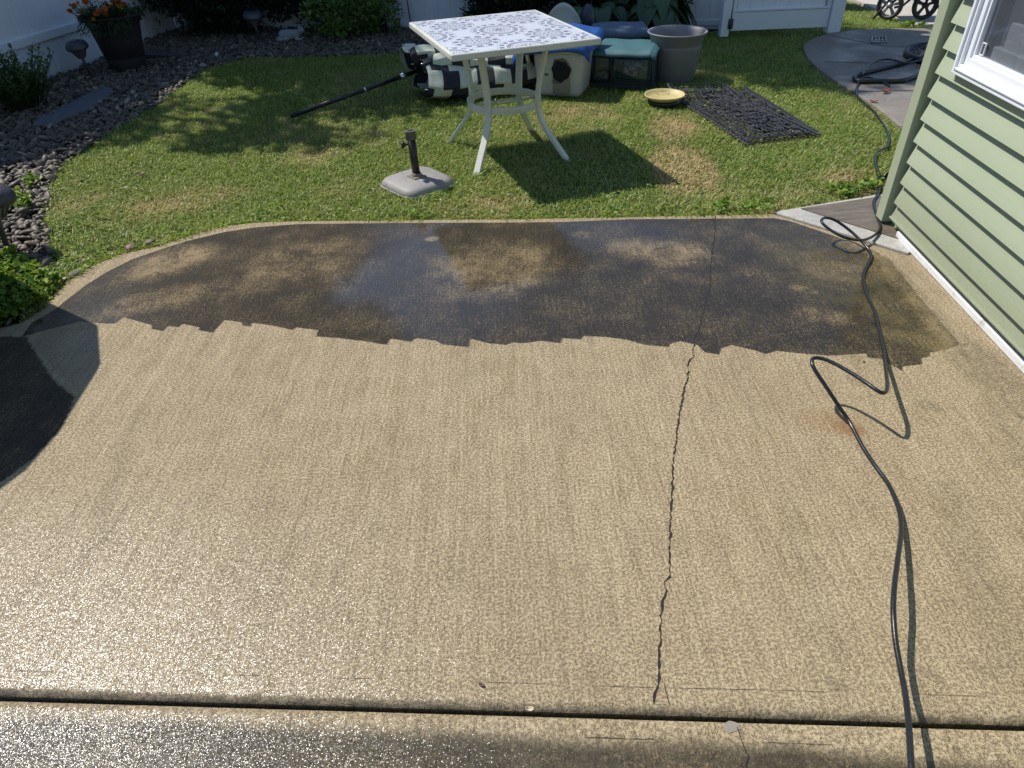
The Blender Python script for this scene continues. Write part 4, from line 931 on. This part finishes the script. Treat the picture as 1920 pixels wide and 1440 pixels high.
ti = Vector((-.035, .05, 1)).normalized(); ti.rotate(Matrix.Rotation(-ya, 3, 'Z')); ti = np.array(ti)
q0 = np.array([0, 0, .05])
def wall_tube(mb, a, c_, r_, ri):
    mb.tube([a, c_], r_, 20, caps=False); V = []
    mb.tube([c_, c_-(c_-a)/np.linalg.norm(c_-a)*.06], ri, 20, caps=False)
    return mb
s = MB(); s.tube([q0, q0+ti*.24], .0235, 20); s.build('tube', M_bronze, st)
s = MB(); aa, cc_ = q0+ti*.225, q0+ti*.275; s.tube([aa, aa+ti*.004, cc_], [.026, .031, .031], 20, caps=False); s.tube([cc_, cc_+ti*.001], [.031, .020], 20, caps=False); s.tube([cc_, cc_-ti*.03], .020, 20, caps=True, mi=1); s.build('collar', [simple('worn_collar', (.10, .092, .085), .5, var=.3), M_dark], st)
s = MB(); s.box((0, 0, .061), (.085, .085, .008)); s.lathe([(.034, .062), (.032, .07), (.027, .082)], 20); s.build('socket', simple('rusty_bracket', (.20, .17, .135), .7, var=.4, vs=60), st, bevel=.002)
lf = np.array(Matrix.Rotation(-ya, 3, 'Z') @ Vector((-1, -.25, 0))); kz = q0+ti*.20
s = MB(); s.tube([kz+lf*.018, kz+lf*.042], .007, 8); s.tube([kz+lf*.040, kz+lf*.046, kz+lf*.058, kz+lf*.062], [.012, .021, .021, .013], 8); s.build('knob', M_black, st, bevel=.002)

# ------------------------------------------------------------------ folded umbrella on the grass
u0 = at(545, 218, .02); u1 = at(757, 142, .17); ax_ = u1-u0; LU = np.linalg.norm(ax_); ax_ /= LU
um = thing('folded_umbrella', 'closed black and ivory checked umbrella lying on the grass behind the table', 'umbrella', tuple(u0))
s = MB(); s.tube([u0, u0+ax_*(LU+.12)], .017, 12); s.build('pole', M_black, um, world=True)
s = MB(); s.tube([u1-ax_*.03, u1+ax_*.02], .026, 12); s.build('ferrule', M_silver, um, world=True)
s = MB(); s.tube([u0+ax_*.62, u0+ax_*.635], .0185, 12); s.build('pole_band', M_silver, um, world=True)
ax2 = np.array([.16, 6.22, .13])-u1; LC = 1.12; ax2 /= np.linalg.norm(ax2)
sidev = np.cross(ax2, [0, 0, 1]); sidev /= np.linalg.norm(sidev); sidev = sidev if sidev[1] < 0 else -sidev; upv = np.cross(ax2, sidev); upv = upv if upv[2] > 0 else -upv
CK = .128
folds = [([(.02, .09), (.09, .11), (.17, .055), (.232, -.03), (.215, -.10), (.13, -.135), (.0, -.14)], .13, 0, 0.0),
         ([(-.03, .05), (.00, .14), (.06, .168), (.115, .135), (.125, .085), (.07, .06)], .16, 1, .03),
         ([(-.13, .03), (-.09, .155), (-.02, .205), (.035, .17), (.03, .10), (-.03, .05)], .08, 1, .05),
         ([(-.24, .02), (-.21, .155), (-.14, .215), (-.085, .18), (-.10, .10), (-.15, .03)], .03, 0, .0),
         ([(-.1, -.12), (-.25, -.12), (-.30, -.02), (-.26, .08), (-.18, .10)], .12, 1, .0)]
for k, (cs, l0, par, sh_) in enumerate(folds):
    C3 = np.array([(np.array(cs[i_])*(1-t_)+np.array(cs[i_+1])*t_) for i_ in range(len(cs)-1) for t_ in (0, .25, .5, .75)]+[cs[-1]])
    arc = np.r_[0, np.cumsum(np.linalg.norm(np.diff(C3, axis=0), axis=1))]; AL = arc[-1]
    nu, nv = int((LC-l0)/(CK/8)), max(16, int(AL/(CK/8)))
    def fn(u, v, C3=C3, arc=arc, AL=AL, l0=l0, k=k):
        l = l0+u*(LC-l0); q = v*AL; a_ = np.interp(q, arc, C3[:, 0]); c_ = np.interp(q, arc, C3[:, 1])
        sc = (1.10-.42*u**1.3)*(.82+.18*min(1, u/.14)**.6)*(1+.035*math.sin(u*11+k*2+v*4)+.02*math.sin(u*29+v*9+k))
        p = u1+ax2*(l+.03*math.sin(v*5+k)*(1-u))+sidev*(.06+a_*sc+.012*math.sin(l*9+k))+upv*(c_*sc+.010*math.sin(l*13+k*3))
        p[2] = max(p[2], .004+.002*k); return p
    s = MB(); s.grid(fn, nu, nv, lambda iu, iv, par=par, sh_=sh_, k=k: (int((iu+sh_*80+(iv//9)*4+16)/9)+iv//9+par) % 2, sm=False)
    s.build('canopy_fold', [M_navy, M_ivory], um, world=True, solid=.004)
    for vv in (.12, .55) if k in (0, 2) else (.5,):
        tip = np.array(fn(0.0, vv)); s = MB(); s.tube([tip-ax2*.02, tip+ax2*.03], .006, 8); s.tube([tip-ax2*.024, tip-ax2*.016], .009, 8); s.build('rib_tip', M_silver if k % 2 == 0 else M_black, um, world=True)

# ------------------------------------------------------------------ stored boxes and planter
ang = math.atan2(-.136, .378)
def local_box(t, name, mat, x0, x1, y0, y1, z0, z1, tx=0, bevel=.02, tp=0, seg=3):
    s = MB(); V = [(x, y, z) for z, e in ((z0, tp), (z1, 0)) for x, y in ((x0+e, y0+e), (x1-e, y0+e), (x1-e, y1-e), (x0+e, y1-e))]
    s.addm(V, [(3, 2, 1, 0), (4, 5, 6, 7), (0, 1, 5, 4), (1, 2, 6, 5), (2, 3, 7, 6), (3, 0, 4, 7)]); return s.build(name, mat, t, bevel=bevel, seg=seg)
tb = at(999, 178); tote = thing('plastic_tote', 'dirty white plastic tote with round entry hole, draped in blue tarp', 'tote', (tb[0], tb[1], -.015), ang)
TWd = .415
local_box(tote, 'tote_body', M_tote, 0, TWd, 0, .42, 0, .34, bevel=.035, tp=.028)
s = MB(); s.box((TWd/2, .21, .352), (TWd+.02, .44, .055)); s.build('tote_lip', M_tote, tote, bevel=.018, seg=3)
s = MB(); s.box((TWd/2+.028, .008, .15), (.135, .022, .235)); s.build('front_recess', simple('tote_recess_grime', (.22, .20, .165), .6, var=.2, vs=14, dirt=(.12, .09, .06), dirt_amt=.7), tote, bevel=.008)
s = MB(); rr0 = [(.077*(1+.07*math.sin(3*a_+1)+.05*math.sin(7*a_)), a_) for a_ in [2*math.pi*k/28 for k in range(28)]]
s.addm([(TWd/2+.028+r_*math.cos(a_), -.0065, .205+r_*math.sin(a_)) for r_, a_ in rr0]+[(TWd/2+.028+r_*.8*math.cos(a_), -.0055, .205+r_*.8*math.sin(a_)) for r_, a_ in rr0], [tuple(range(28, 56))]+[(i, (i+1) % 28, 28+(i+1) % 28, 28+i) for i in range(28)])
s.build('entry_hole', M_dark, tote)  # flat dark disc; the shade inside the hole is put into its colour
s = MB(); random.seed(3)
for cx, cz, rx, rz_ in [(TWd/2+.028, .272, .06, .028), (TWd/2+.095, .25, .022, .03), (TWd/2+.09, .20, .016, .022), (TWd/2-.095, .18, .018, .02), (TWd/2-.0, .128, .05, .018)]:
    L_ = [(cx+rx*random.uniform(.7, 1.2)*math.cos(a_), -.0048-(.0 if abs(cx-TWd/2) > .07 else 0), cz+rz_*random.uniform(.7, 1.2)*math.sin(a_)) for a_ in [2*math.pi*k/14 for k in range(14)]]
    s = MB(); L_ = [(x_, (.013-.0 if abs(cx-TWd/2) > .075 else -.0045), z_) for x_, _, z_ in L_]; s.addm(L_, [tuple(range(14))[::-1]])
    s.build('scuff_mark', M_stain, tote)
def tarp(u, v):
    x = -.16+u*.63; y = -.034+v*.55; z = .392+.012*math.sin(u*9+v*3)+.006*math.sin(v*17)
    if x < 0: z -= .05*(x/-.16)**2*2
    if y < -.012: z -= min(1, (-.012-y)/.016)*(.052+.022*math.sin(u*7+.5))+.004
    if x > TWd+.01: z -= min(.045, (x-TWd-.01)*.9)
    if v > .75: z += (v-.75)*.22
    return (x, y, z)
s = MB(); s.grid(tarp, 30, 40); s.build('tarp', M_blue, tote, solid=.006)

tb2 = at(1105, 162); sh = thing('fabric_pet_shelter', 'dark teal fabric shelter box with smoky vinyl windows', 'pet shelter', (tb2[0], tb2[1], -.015), math.atan2(-.17, .49))
SW, SD, SH = .52, .42, .285
s = MB(); s.box((SW/2, SD/2, .03), (SW+.01, SD, .06)); s.build('base_skirt', M_tealdk, sh, bevel=.012)
local_box(sh, 'fabric_body', M_tealdk, 0, SW, 0, SD, .055, SH, bevel=.018)
def lid(u, v):
    x = -.01+u*(SW+.025); y = -.02+v*(SD+.03); z = SH+.010+.010*math.sin(v*3.0+.2)-.012*math.sin(u*math.pi)*(1-v)*.7+.0025*math.sin(u*14+v*5)
    if v < .09: z -= (0.09-v)/.09*.035
    if u < .05: z -= .02
    if u > .95: z -= .02
    return (x, y, z)
s = MB(); s.grid(lid, 26, 22); s.build('top_cover', M_teal, sh, solid=.008)
s = MB(); s.addm([(.045, -.004, .085), (.155, -.004, .085), (.155, -.004, .235), (.045, -.004, .235)], [(0, 1, 2, 3)]); s.build('window_panel', M_smoke, sh, solid=.003)
s = MB(); s.grid(lambda u, v: (.185+u*.29, -.006-.014*math.sin(u*3.1)*math.sin(v*3.1), .085+v*.155), 14, 10); wv_ = s.build('window_panel', M_smoke, sh, solid=.003)
s = MB(); s.grid(lambda u, v: (.275+u*.115+.02*v, -.026-.006*math.sin(u*9)*math.sin(v*7), .13+v*.075-.03*u), 10, 8); s.build('clear_patch', simple('shiny_clear_vinyl', (.10, .10, .10), .12, var=.7, vs=30, bump=.8, bs=40), sh, solid=.002)
s = MB(); s.tube([(.0, -.01, .06), (SW, -.01, .06)], .007, 6); s.tube([(.168, -.006, .07), (.168, -.006, .25)], .006, 6); s.tube([(SW-.012, -.006, .07), (SW-.012, -.006, .27)], .006, 6); s.tube([(.02, -.006, .07), (.02, -.006, .27)], .006, 6); s.build('piping', M_black, sh)

cq = np.array([at(1130, 55, .30)[:2], at(1213, 52, .30)[:2]]); cu = thing('cushioned_box', 'storage box with padded slate blue top behind the teal shelter', 'box', (.93, 6.80, -.015), -.05)
local_box(cu, 'box_body', M_tealdk, .02, .42, .01, .38, 0, .25, bevel=.02)
s = MB()
def cush(u, v):
    e = min(u, 1-u, v, 1-v); return (-.02+u*.46-.06*v*(1-u), -.015+v*.42, .235+.065*min(1, e/.055)**.5+.004*math.sin(u*8+v*5))
s.grid(cush, 26, 24); s.build('padded_top', M_slate, cu, solid=.006)

gp = thing('grey_planter', 'large empty grey plastic planter with wide flared rim', 'planter', (1.485, 6.27, -.015))
s = MB(); s.lathe([(.0, 0), (.165, 0), (.175, .012), (.205, .262), (.207, .268), (.203, .272), (.208, .278), (.204, .284), (.21, .29), (.222, .345), (.242, .366), (.246, .374), (.240, .379), (.228, .372), (.21, .34), (.195, .28), (.165, .03), (0, .03)], 56); s.build('planter_body', M_gpot, gp)

dp = at(1246, 180, .05); dish = thing('plant_saucer', 'yellow plastic saucer on a dark base by the rubber mat', 'saucer', (dp[0], dp[1]+.0, -.015))
s = MB(); s.lathe([(.0, .0), (.115, 0), (.128, .03), (.12, .05), (0, .05)], 40); s.build('dark_base', M_rub, dish)
s = MB(); s.lathe([(.0, .051), (.11, .051), (.135, .066), (.147, .080), (.153, .082), (.153, .074), (.142, .060), (.118, .046), (0, .045)], 48); s.build('saucer', M_dish, dish)

# rubber scroll mats
def scroll_mat(name, label, P4, lift, nx, ny):
    """P4: near-left, near-right, far-right, far-left ground corners"""
    P4 = [np.array(p) for p in P4]
    ctr = np.mean(P4, 0); t = thing(name, label, 'mat', (ctr[0], ctr[1], 0)); s = MB()
    def mp(u, v):
        p = (P4[0]*(1-u)+P4[1]*u)*(1-v)+(P4[3]*(1-u)+P4[2]*u)*v; return np.array([p[0], p[1], lift(u, v)])
    def strip(pts, w_=.005): s.tube([mp(*q) for q in pts], w_, 5, flat=.4)
    for (a, c_) in (((0, 0), (1, 0)), ((1, 0), (1, 1)), ((1, 1), (0, 1)), ((0, 1), (0, 0))): strip([(a[0]+(c_[0]-a[0])*k/40, a[1]+(c_[1]-a[1])*k/40) for k in range(41)], .007)
    for q in (.09, .91): strip([(q, .04+.92*k/40) for k in range(41)], .006)
    for q in (.045, .955): strip([(.09+.82*k/20, q) for k in range(21)], .006)
    r = random.Random(4)
    for i in range(nx):
        for j in range(ny):
            cx, cy = .09+.82*(i+.5)/nx, .045+.91*(j+.5)/ny; wx, wy = .82/nx*.52, .91/ny*.52; sg = 1 if (i+j) % 2 else -1
            cx += r.uniform(-.25, .25)*wx; cy += r.uniform(-.25, .25)*wy; a0 = r.uniform(0, 6.28); tn = r.choice((1, -1))
            for e in (0, math.pi):
                pts = []
                for k in range(26):
                    q_ = k/25; th_ = a0+e+tn*q_*2*math.pi*1.35; rad = .12+1.0*(1-q_)**.8
                    pts.append((cx+wx*(.30*math.cos(a0+e)+rad*.85*math.cos(th_)), cy+wy*(.30*math.sin(a0+e)+rad*.85*math.sin(th_))))
                strip([(min(.97, max(.03, a_)), min(.98, max(.02, c_))) for a_, c_ in pts], .0056)
            a1_ = r.uniform(0, 6.28); strip([(min(.97, max(.03, cx+wx*1.2*t_*math.cos(a1_)+.2*wx*math.sin(t_*3))), min(.98, max(.02, cy+wy*1.2*t_*math.sin(a1_)))) for t_ in (-1, -.5, 0, .5, 1)], .006)
    for i in range(30):   # outer border loops
        q = (i+.5)/30
        for x in (.045, .955): strip([(x+.03*math.cos(a_), q+.014*math.sin(a_)) for a_ in [2*math.pi*k/8 for k in range(9)]], .006)
    s.build('mat_lattice', M_rub, t, world=True); return t
mn = [at(1400, 272)[:2], at(1537, 255)[:2]]; fl_ = np.array([1.33, 5.80])
def lift1(u, v): return .004+.007*math.sin(v*4+u*2)+(.075*max(0, v-.80)/.2 if v > .80 else 0)*(1-.6*u)
scroll_mat('rubber_mat', 'black rubber scroll lattice doormat lying partly on the yellow saucer', [mn[0], mn[1], fl_+np.array([.50, .08]), fl_], lift1, 5, 12)
def lift2(u, v): return -.004+.008*u*v
scroll_mat('rubber_mat', 'second black lattice mat lying under the first, showing along its right side', [mn[0]+np.array([.22, .25]), mn[1]+np.array([.03, .10]), fl_+np.array([.66, .06]), fl_+np.array([.25, .02])], lift2, 4, 9)

# white pole and bits behind the table
p0 = at(1000, 150, .0); tag(MB().tube([p0, at(985, 92, .34)], .016, 10).build('leaning_pole', M_vinyl), 'short pale pole leaning on the white tote behind the table leg', 'pole')
pj = (.62, 7.15); s = MB(); s.grid(lambda u, v: (pj[0]-.16+.32*u, pj[1]+.06*math.sin(v*2.5)+.05*math.cos(u*3), .12+v*.34*math.sin(math.pi*(.12+.76*u))**.6), 14, 10)
tag(s.build('plastic_scoop', M_wplas, solid=.006), 'pale rounded plastic panel standing behind the table and blue tarp', 'plastic panel')
s = MB(); s.lathe([(0, 0), (.07, 0), (.075, .3), (.06, .36), (.02, .40), (0, .405)], 24, c=(.88, 7.45, 0)); tag(s.build('plastic_jug', M_jug), 'dark rounded jug standing in shade behind the blue topped box', 'jug')

# ------------------------------------------------------------------ solar lights
def solar():
    t = thing('solar_light', 'grey solar path light in front of the white fence beside the dark planter', 'garden light', (-3.92, 7.2, 0), group='solar path lights')
    s = MB(); s.tube([(0, 0, -.06), (-.005, 0, .12), (-.01, .01, .2)], .014, 10); s.build('stake', M_lampm, t)
    s = MB(); s.lathe([(.03, .175), (.036, .18), (.036, .19), (.042, .20), (.072, .262), (.070, .27)], 28, c=(-.012, .01, 0)); s.build('ribbed_lens', M_lens, t)
    s = MB()
    for k in range(16):
        a = 2*math.pi*k/16; s.tube([(-.012+.040*math.cos(a), .01+.040*math.sin(a), .192), (-.012+.075*math.cos(a), .01+.075*math.sin(a), .266)], .0035, 5)
    s.build('cage', M_lampm, t)
    s = MB(); s.lathe([(.066, .262), (.096, .264), (.105, .274), (.104, .290), (.094, .315), (.078, .330), (.056, .336), (0, .338)], 32, c=(-.012, .01, 0)); cp = s.build('cap', M_lampm, t)
    s = MB(); s.lathe([(.052, .335), (.052, .339), (0, .3395)], 6, c=(-.012, .01, 0)); s.build('solar_panel', M_cell, cp)
    return t
def copy_tree(o, parent=None):
    c_ = o.copy(); COL.objects.link(c_)
    if parent: c_.parent = parent
    for ch in list(o.children): copy_tree(ch, c_)
    return c_
sol = solar(); sol.rotation_euler = (.16, 0, 0); sol.scale = (.95, .95, .95)
s2 = copy_tree(sol); s2.location = (-2.64, 8.5, 0); s2.scale = (1, 1, .95); s2['label'] = 'grey solar path light in deep shade before the dark evergreen shrub'; s2.rotation_euler = (.20, .05, 0)
s3 = copy_tree(sol); s3.location = (-2.60, 3.37, -.01); s3.scale = (1.05, 1.05, 1.05); s3['label'] = 'solar path light at the left picture edge beside sunlit pebbles'; s3.rotation_euler = (0, .17, 0)

# cat figurine
cp_ = at(549, 76); cat_ = thing('cat_figurine', 'pale stone figurine of a lying cat on the shaded pebbles', 'figurine', (cp_[0], cp_[1], -.0), .05)
s = MB()
for c_, r_ in [((-.03, 0, .06), (.10, .06, .06)), ((-.085, .0, .055), (.065, .062, .062)), ((.045, 0, .06), (.055, .05, .055)), ((.085, -.005, .075), (.03, .03, .035)), ((.11, -.01, .10), (.042, .038, .038)), ((.14, -.02, .092), (.018, .02, .017)), ((-.12, -.045, .02), (.05, .02, .018)), ((-.06, -.055, .022), (.035, .018, .016)), ((.08, -.05, .018), (.05, .016, .015)), ((.085, .03, .018), (.05, .016, .015)), ((-.15, -.01, .025), (.03, .03, .02))]: s.ico(c_, r_, 2)
for sx_ in (-.022, .022): s.addm([(.100, -.01+sx_-.014, .128), (.122, -.012+sx_, .128), (.100, -.01+sx_+.014, .128), (.088, -.01+sx_, .125), (.102, -.01+sx_*1.15, .172)], [(0, 1, 4), (1, 2, 4), (2, 3, 4), (3, 0, 4), (3, 2, 1, 0)])
s.build('cat_body', M_cat, cat_, remesh=.0065)

# garden stake ornament
sp = at(772, 53); stk = thing('garden_stake', 'thin dark garden stake with rust red ornament in front of the white fence', 'garden ornament', (sp[0], sp[1], 0))
s = MB(); s.tube([(0, 0, -.05), (-.02, 0, .3), (-.05, .01, .75)], .006, 8); s.build('rod', M_black, stk)
s = MB(); s.grid(lambda u, v: (-.26+u*.10*(1-.4*v), -.01+.012*math.sin(u*3), .27+v*.36), 6, 8); s.grid(lambda u, v: (-.15+u*.20, -.02, .29+u*.16+v*.03), 6, 3); s.grid(lambda u, v: (.05+u*.07*math.sin(v*3.1), -.02, .30+v*.1), 4, 6); s.build('ornament', M_terra, stk, solid=.008)
s = MB(); s.tube([(-.05, .01, .44), (-.12, 0, .42), (-.2, 0, .40)], .005, 6); s.build('arm', M_black, stk)

# landscape fabric and slate in the bed
fp = pix([(60, 236), (75, 222), (130, 196), (176, 172), (196, 163), (212, 168), (213, 176), (200, 186), (182, 198), (160, 210), (128, 224), (95, 238)])
s = MB(); s.prism(fp, -.012, .012); tag(s.build('landscape_fabric', M_fab, bevel=.004), 'exposed strip of grey landscape fabric among the shaded pebbles', 'fabric strip')
s = MB(); sl_ = pix([(268, 104), (337, 106), (334, 110), (268, 109)]); s.prism([*pix([(268, 103), (270, 109), (336, 111), (338, 105)])], -.01, .035); tag(s.build('slate_slab', M_board, bevel=.006), 'flat dark slate slab lying right of the flower pot', 'slab')

# ------------------------------------------------------------------ hoses
def rail3(L): return [at(x, y, z) for x, y, z in L]
ph = [(1668, 161, .028), (1652, 152, .03), (1625, 145, .04), (1612, 152, .03), (1606, 165, .022), (1607, 180, .02), (1620, 192, .02), (1640, 210, .02), (1652, 227, .012), (1663, 245, .012), (1666, 265, .012), (1660, 277, .012), (1645, 285, .012), (1640, 300, .012), (1643, 315, .012), (1646, 332, .012), (1648, 358, .014), (1638, 379, .014), (1643, 402, .012), (1650.5, 425, .012), (1641, 440, .02), (1618, 450, .035), (1586, 446, .068), (1557, 431, .085), (1540.6, 416, .105), (1547, 408.5, .105), (1566, 413, .09), (1592, 431, .06), (1615, 452, .035), (1629.5, 469, .018), (1632.5, 484, .009), (1622, 505, .007), (1618, 522, .007), (1625, 552, .007), (1638, 580, .007), (1650, 627, .008), (1657, 660, .02), (1661, 695, .075), (1664, 722, .125), (1660, 735, .140), (1648, 734, .148), (1620, 715, .152), (1587, 694, .156), (1555, 677, .160), (1533, 671, .160), (1522.5, 675, .158), (1527, 692, .145), (1550, 727, .102), (1575, 765, .05), (1592, 790, .02), (1617, 837, .008), (1640, 872, .008), (1665, 907, .010), (1682, 945, .018), (1689, 975, .022), (1689, 1005, .038), (1683, 1050, .066), (1677, 1100, .088), (1675, 1145, .085), (1679, 1200, .072), (1690, 1262, .068), (1698, 1305, .074), (1704, 1362, .086), (1709, 1440, .095), (1716, 1520, .08), (1740, 1640, .02)]
tag(MB().tube(spline(rail3(ph), 7), .0066, 12).build('pressure_hose', M_hose), 'long thin black pressure washer hose looping down the right of the patio', 'hose')
gh = [(1790, 84, .03), (1752, 97, .03), (1697, 117, .03), (1647, 130, .03), (1612, 139, .03), (1602, 146, .03), (1611, 152, .03), (1640, 152, .03), (1690, 151, .03), (1722, 141, .03), (1745, 131, .03), (1775, 112, .03), (1810, 100, .03)]
tag(MB().tube(spline(rail3(gh), 8), .018, 12).build('garden_hose', M_ghose), 'thick dark green hose doubled in a bend on the shaded path', 'hose')
th_ = [(1616, 141, .05), (1625, 127, .05), (1640, 116, .05), (1662, 111, .05), (1682, 114, .05), (1700, 118, .06), (1730, 112, .06), (1770, 100, .05)]
tag(MB().tube(spline(rail3(th_), 8), .008, 10).build('thin_hose', M_ghose), 'thin dark hose arching over the thick hose on the path', 'hose')

# ring of stones by the path
rc = np.array([4.02, 6.45]); tr_ = thing('stone_ring', 'round black edging ring filled with dark stones beside the path', 'planting ring', (*rc, .012))
s = MB(); s.lathe([(.40, 0), (.41, .05), (.43, .055), (.44, .05), (.44, 0)], 40); s.build('edging', M_rub, tr_)
a = rng.random(260)*6.283; r_ = np.sqrt(rng.random(260))*.39; V, T = stones(np.c_[np.cos(a)*r_, np.sin(a)*r_], .012+.015*rng.random(260), np.full(260, .028)); o = np_mesh('ring_stones', V, T, M_stone, tr_)
o['kind'] = 'stuff'

# drain
dq = pix([(1636, 70), (1660, 70), (1663, 80), (1634, 80)], .016)[::-1]; dr = thing('drain_grate', 'small square drain grate with wet shine on the path', 'drain', (*np.mean(dq, 0), .014))
s = MB(); c_ = np.mean(dq, 0); s.prism([(p-c_) for p in dq], 0, .004); s.build('water', M_water, dr)
s = MB()
for k in range(5): s.tube([np.array([*(dq[0]-c_+(dq[1]-dq[0])*k/4), .006]), np.array([*(dq[3]-c_+(dq[2]-dq[3])*k/4), .006])], .006, 6)
for i in range(4): s.tube([np.array([*(dq[i]-c_), .006]), np.array([*(dq[(i+1) % 4]-c_), .006])], .007, 6)
s.build('grate', M_rim, dr)

# cart on the driveway edge
cart = thing('wheeled_cart', 'black wheeled cart with spoked wheels parked on the driveway edge', 'cart', (4.40, 8.26, 0), R_(-12))
def wheel(x, y, yaw, mat_rim):
    Rw = .135; rot = Matrix.Rotation(yaw, 3, 'Z')
    def T3(L_): return [tuple(rot @ Vector(p)+Vector((x, y, Rw))) for p in L_]
    s = MB(); n = 40; V = []
    for k in range(n):
        a = 2*math.pi*k/n
        for rr, yy in ((Rw-.035, -.022), (Rw-.006, -.028), (Rw, -.018), (Rw, .018), (Rw-.006, .028), (Rw-.035, .022)): V.append((rr*math.cos(a), yy, rr*math.sin(a)))
    s.addm(T3(V), [(k*6+j, k*6+(j+1) % 6, ((k+1) % n)*6+(j+1) % 6, ((k+1) % n)*6+j) for k in range(n) for j in range(6)], 0, True); w_ = s.build('wheel', M_wire, cart)
    s = MB()
    for k in range(5):
        a = 2*math.pi*k/5+.3; d1 = Vector((math.cos(a), 0, math.sin(a))); s.tube(T3([d1*.02, d1*.055, d1*(Rw-.03)]), [.014, .016, .022], 4, square=True)
    s.tube(T3([(0, -.03, 0), (0, .03, 0)]), .026, 14); s.build('rim', mat_rim, w_)
wheel(-.17, .0, R_(-38), M_rim); wheel(.18, -.01, R_(14), M_wire)
s = MB(); s.tube([(-.17, .02, .135), (-.05, .05, .24), (.18, .02, .135)], .014, 8); s.tube([(-.2, .1, .27), (.3, .1, .27)], .02, 8); s.tube([(-.16, .06, .2), (-.30, .02, .0)], .012, 8); s.tube([(.2, .02, .22), (.42, -.08, .02)], .014, 8); s.tube([(-.10, .08, .1), (-.02, .07, .12), (.05, .06, .2)], .012, 8); s.build('frame', M_cart, cart)
s = MB(); s.box((.04, .14, .37), (.55, .34, .2)); s.build('tub', M_cart, cart, bevel=.03)
s = MB(); s.tube([(.3, .1, .27), (.6, .05, .7), (.72, .04, .95)], .014, 8); s.build('handle', M_cart, cart)

s = MB(); dpn = thing('dark_pot', 'dark round pot standing on grass beyond the gate', 'planter', (4.0, 9.25, 0)); s.lathe([(0, 0), (.10, 0), (.17, .06), (.23, .2), (.25, .38), (.27, .42), (.24, .42), (.22, .36)], 36); s.build('pot_body', M_dpot, dpn)
s = MB(); s.lathe([(0, .36), (.225, .36)], 24); s.build('soil', M_bed, dpn)

# unseen block added left of view, outline shaped to throw the big shadow
shp = [(-2.1, 2.75), (-1.79, 2.60), (-1.765, 2.575), (-1.625, 2.29), (-1.615, 2.24), (-1.585, 1.86), (-1.60, 1.68), (-1.66, 1.54), (-2.3, 1.30)]
GH = 1.05; gs = [(x-.625*GH, y+.42*GH) for x, y in shp]; gs[0] = (-3.3, 3.15); gs.append((-3.3, 1.9)); gc = np.mean(gs, 0)
gr = thing('shadow_caster', 'unseen block added beside the patio and shaped to throw the left shadow', 'blocker', (*gc, 0))
s = MB(); s.prism([(x-gc[0], y-gc[1]) for x, y in gs[::-1]], .03, GH); s.build('caster_block', M_caster, gr, bevel=.03, seg=3)

# ------------------------------------------------------------------ fallen leaves and bits
def fallen(px, py, z, L_, mat, label, rz, cat='leaf', cup=.25, wl=.55):
    p = at(px, py, z); s = MB()
    s.grid(lambda u, v: (L_*(u-.5), L_*wl*(v-.5)*math.sin(math.pi*(.06+.9*u))**.7, L_*cup*((2*v-1)**2*.5+(2*u-1)**2*.4)+.002), 8, 6)
    o = s.build('fallen_leaf' if cat == 'leaf' else 'wood_chip', mat, solid=.0012); o.location = p; o.rotation_euler = (0, .1, rz); tag(o, label, cat)
fallen(265, 327, .012, .055, M_bleaf, 'dark red dry leaf lying on the sunlit lawn left', .3)
fallen(1660, 173, .018, .085, M_rleaf, 'rust orange leaf on the garden path by the joint', .35)
fallen(1638, 191, .016, .055, M_rleaf, 'small brown leaf on the path below the hose bend', 2.6)
fallen(903, 1285, .001, .014, M_bleaf, 'tiny dark brown leaf scrap on concrete above the joint', -.4)
fallen(993, 1331, -.004, .020, M_tleaf, 'small tan chip lodged in the patio joint', .05, 'chip', .35)
fallen(1619, 679, .001, .010, M_bleaf, 'tiny dark scrap on washed concrete inside the hose loop', .1)
fallen(236, 353, .010, .035, M_tleaf, 'pale dry leaf lying in the left lawn', 1.2)
fallen(612, 104, .0, .05, M_bleaf, 'brown leaf in the shade at the back edge of the lawn', 1.0)
fallen(1700, 153, .018, .035, M_tleaf, 'pale leaf bit under the thick hose on the path', .4)
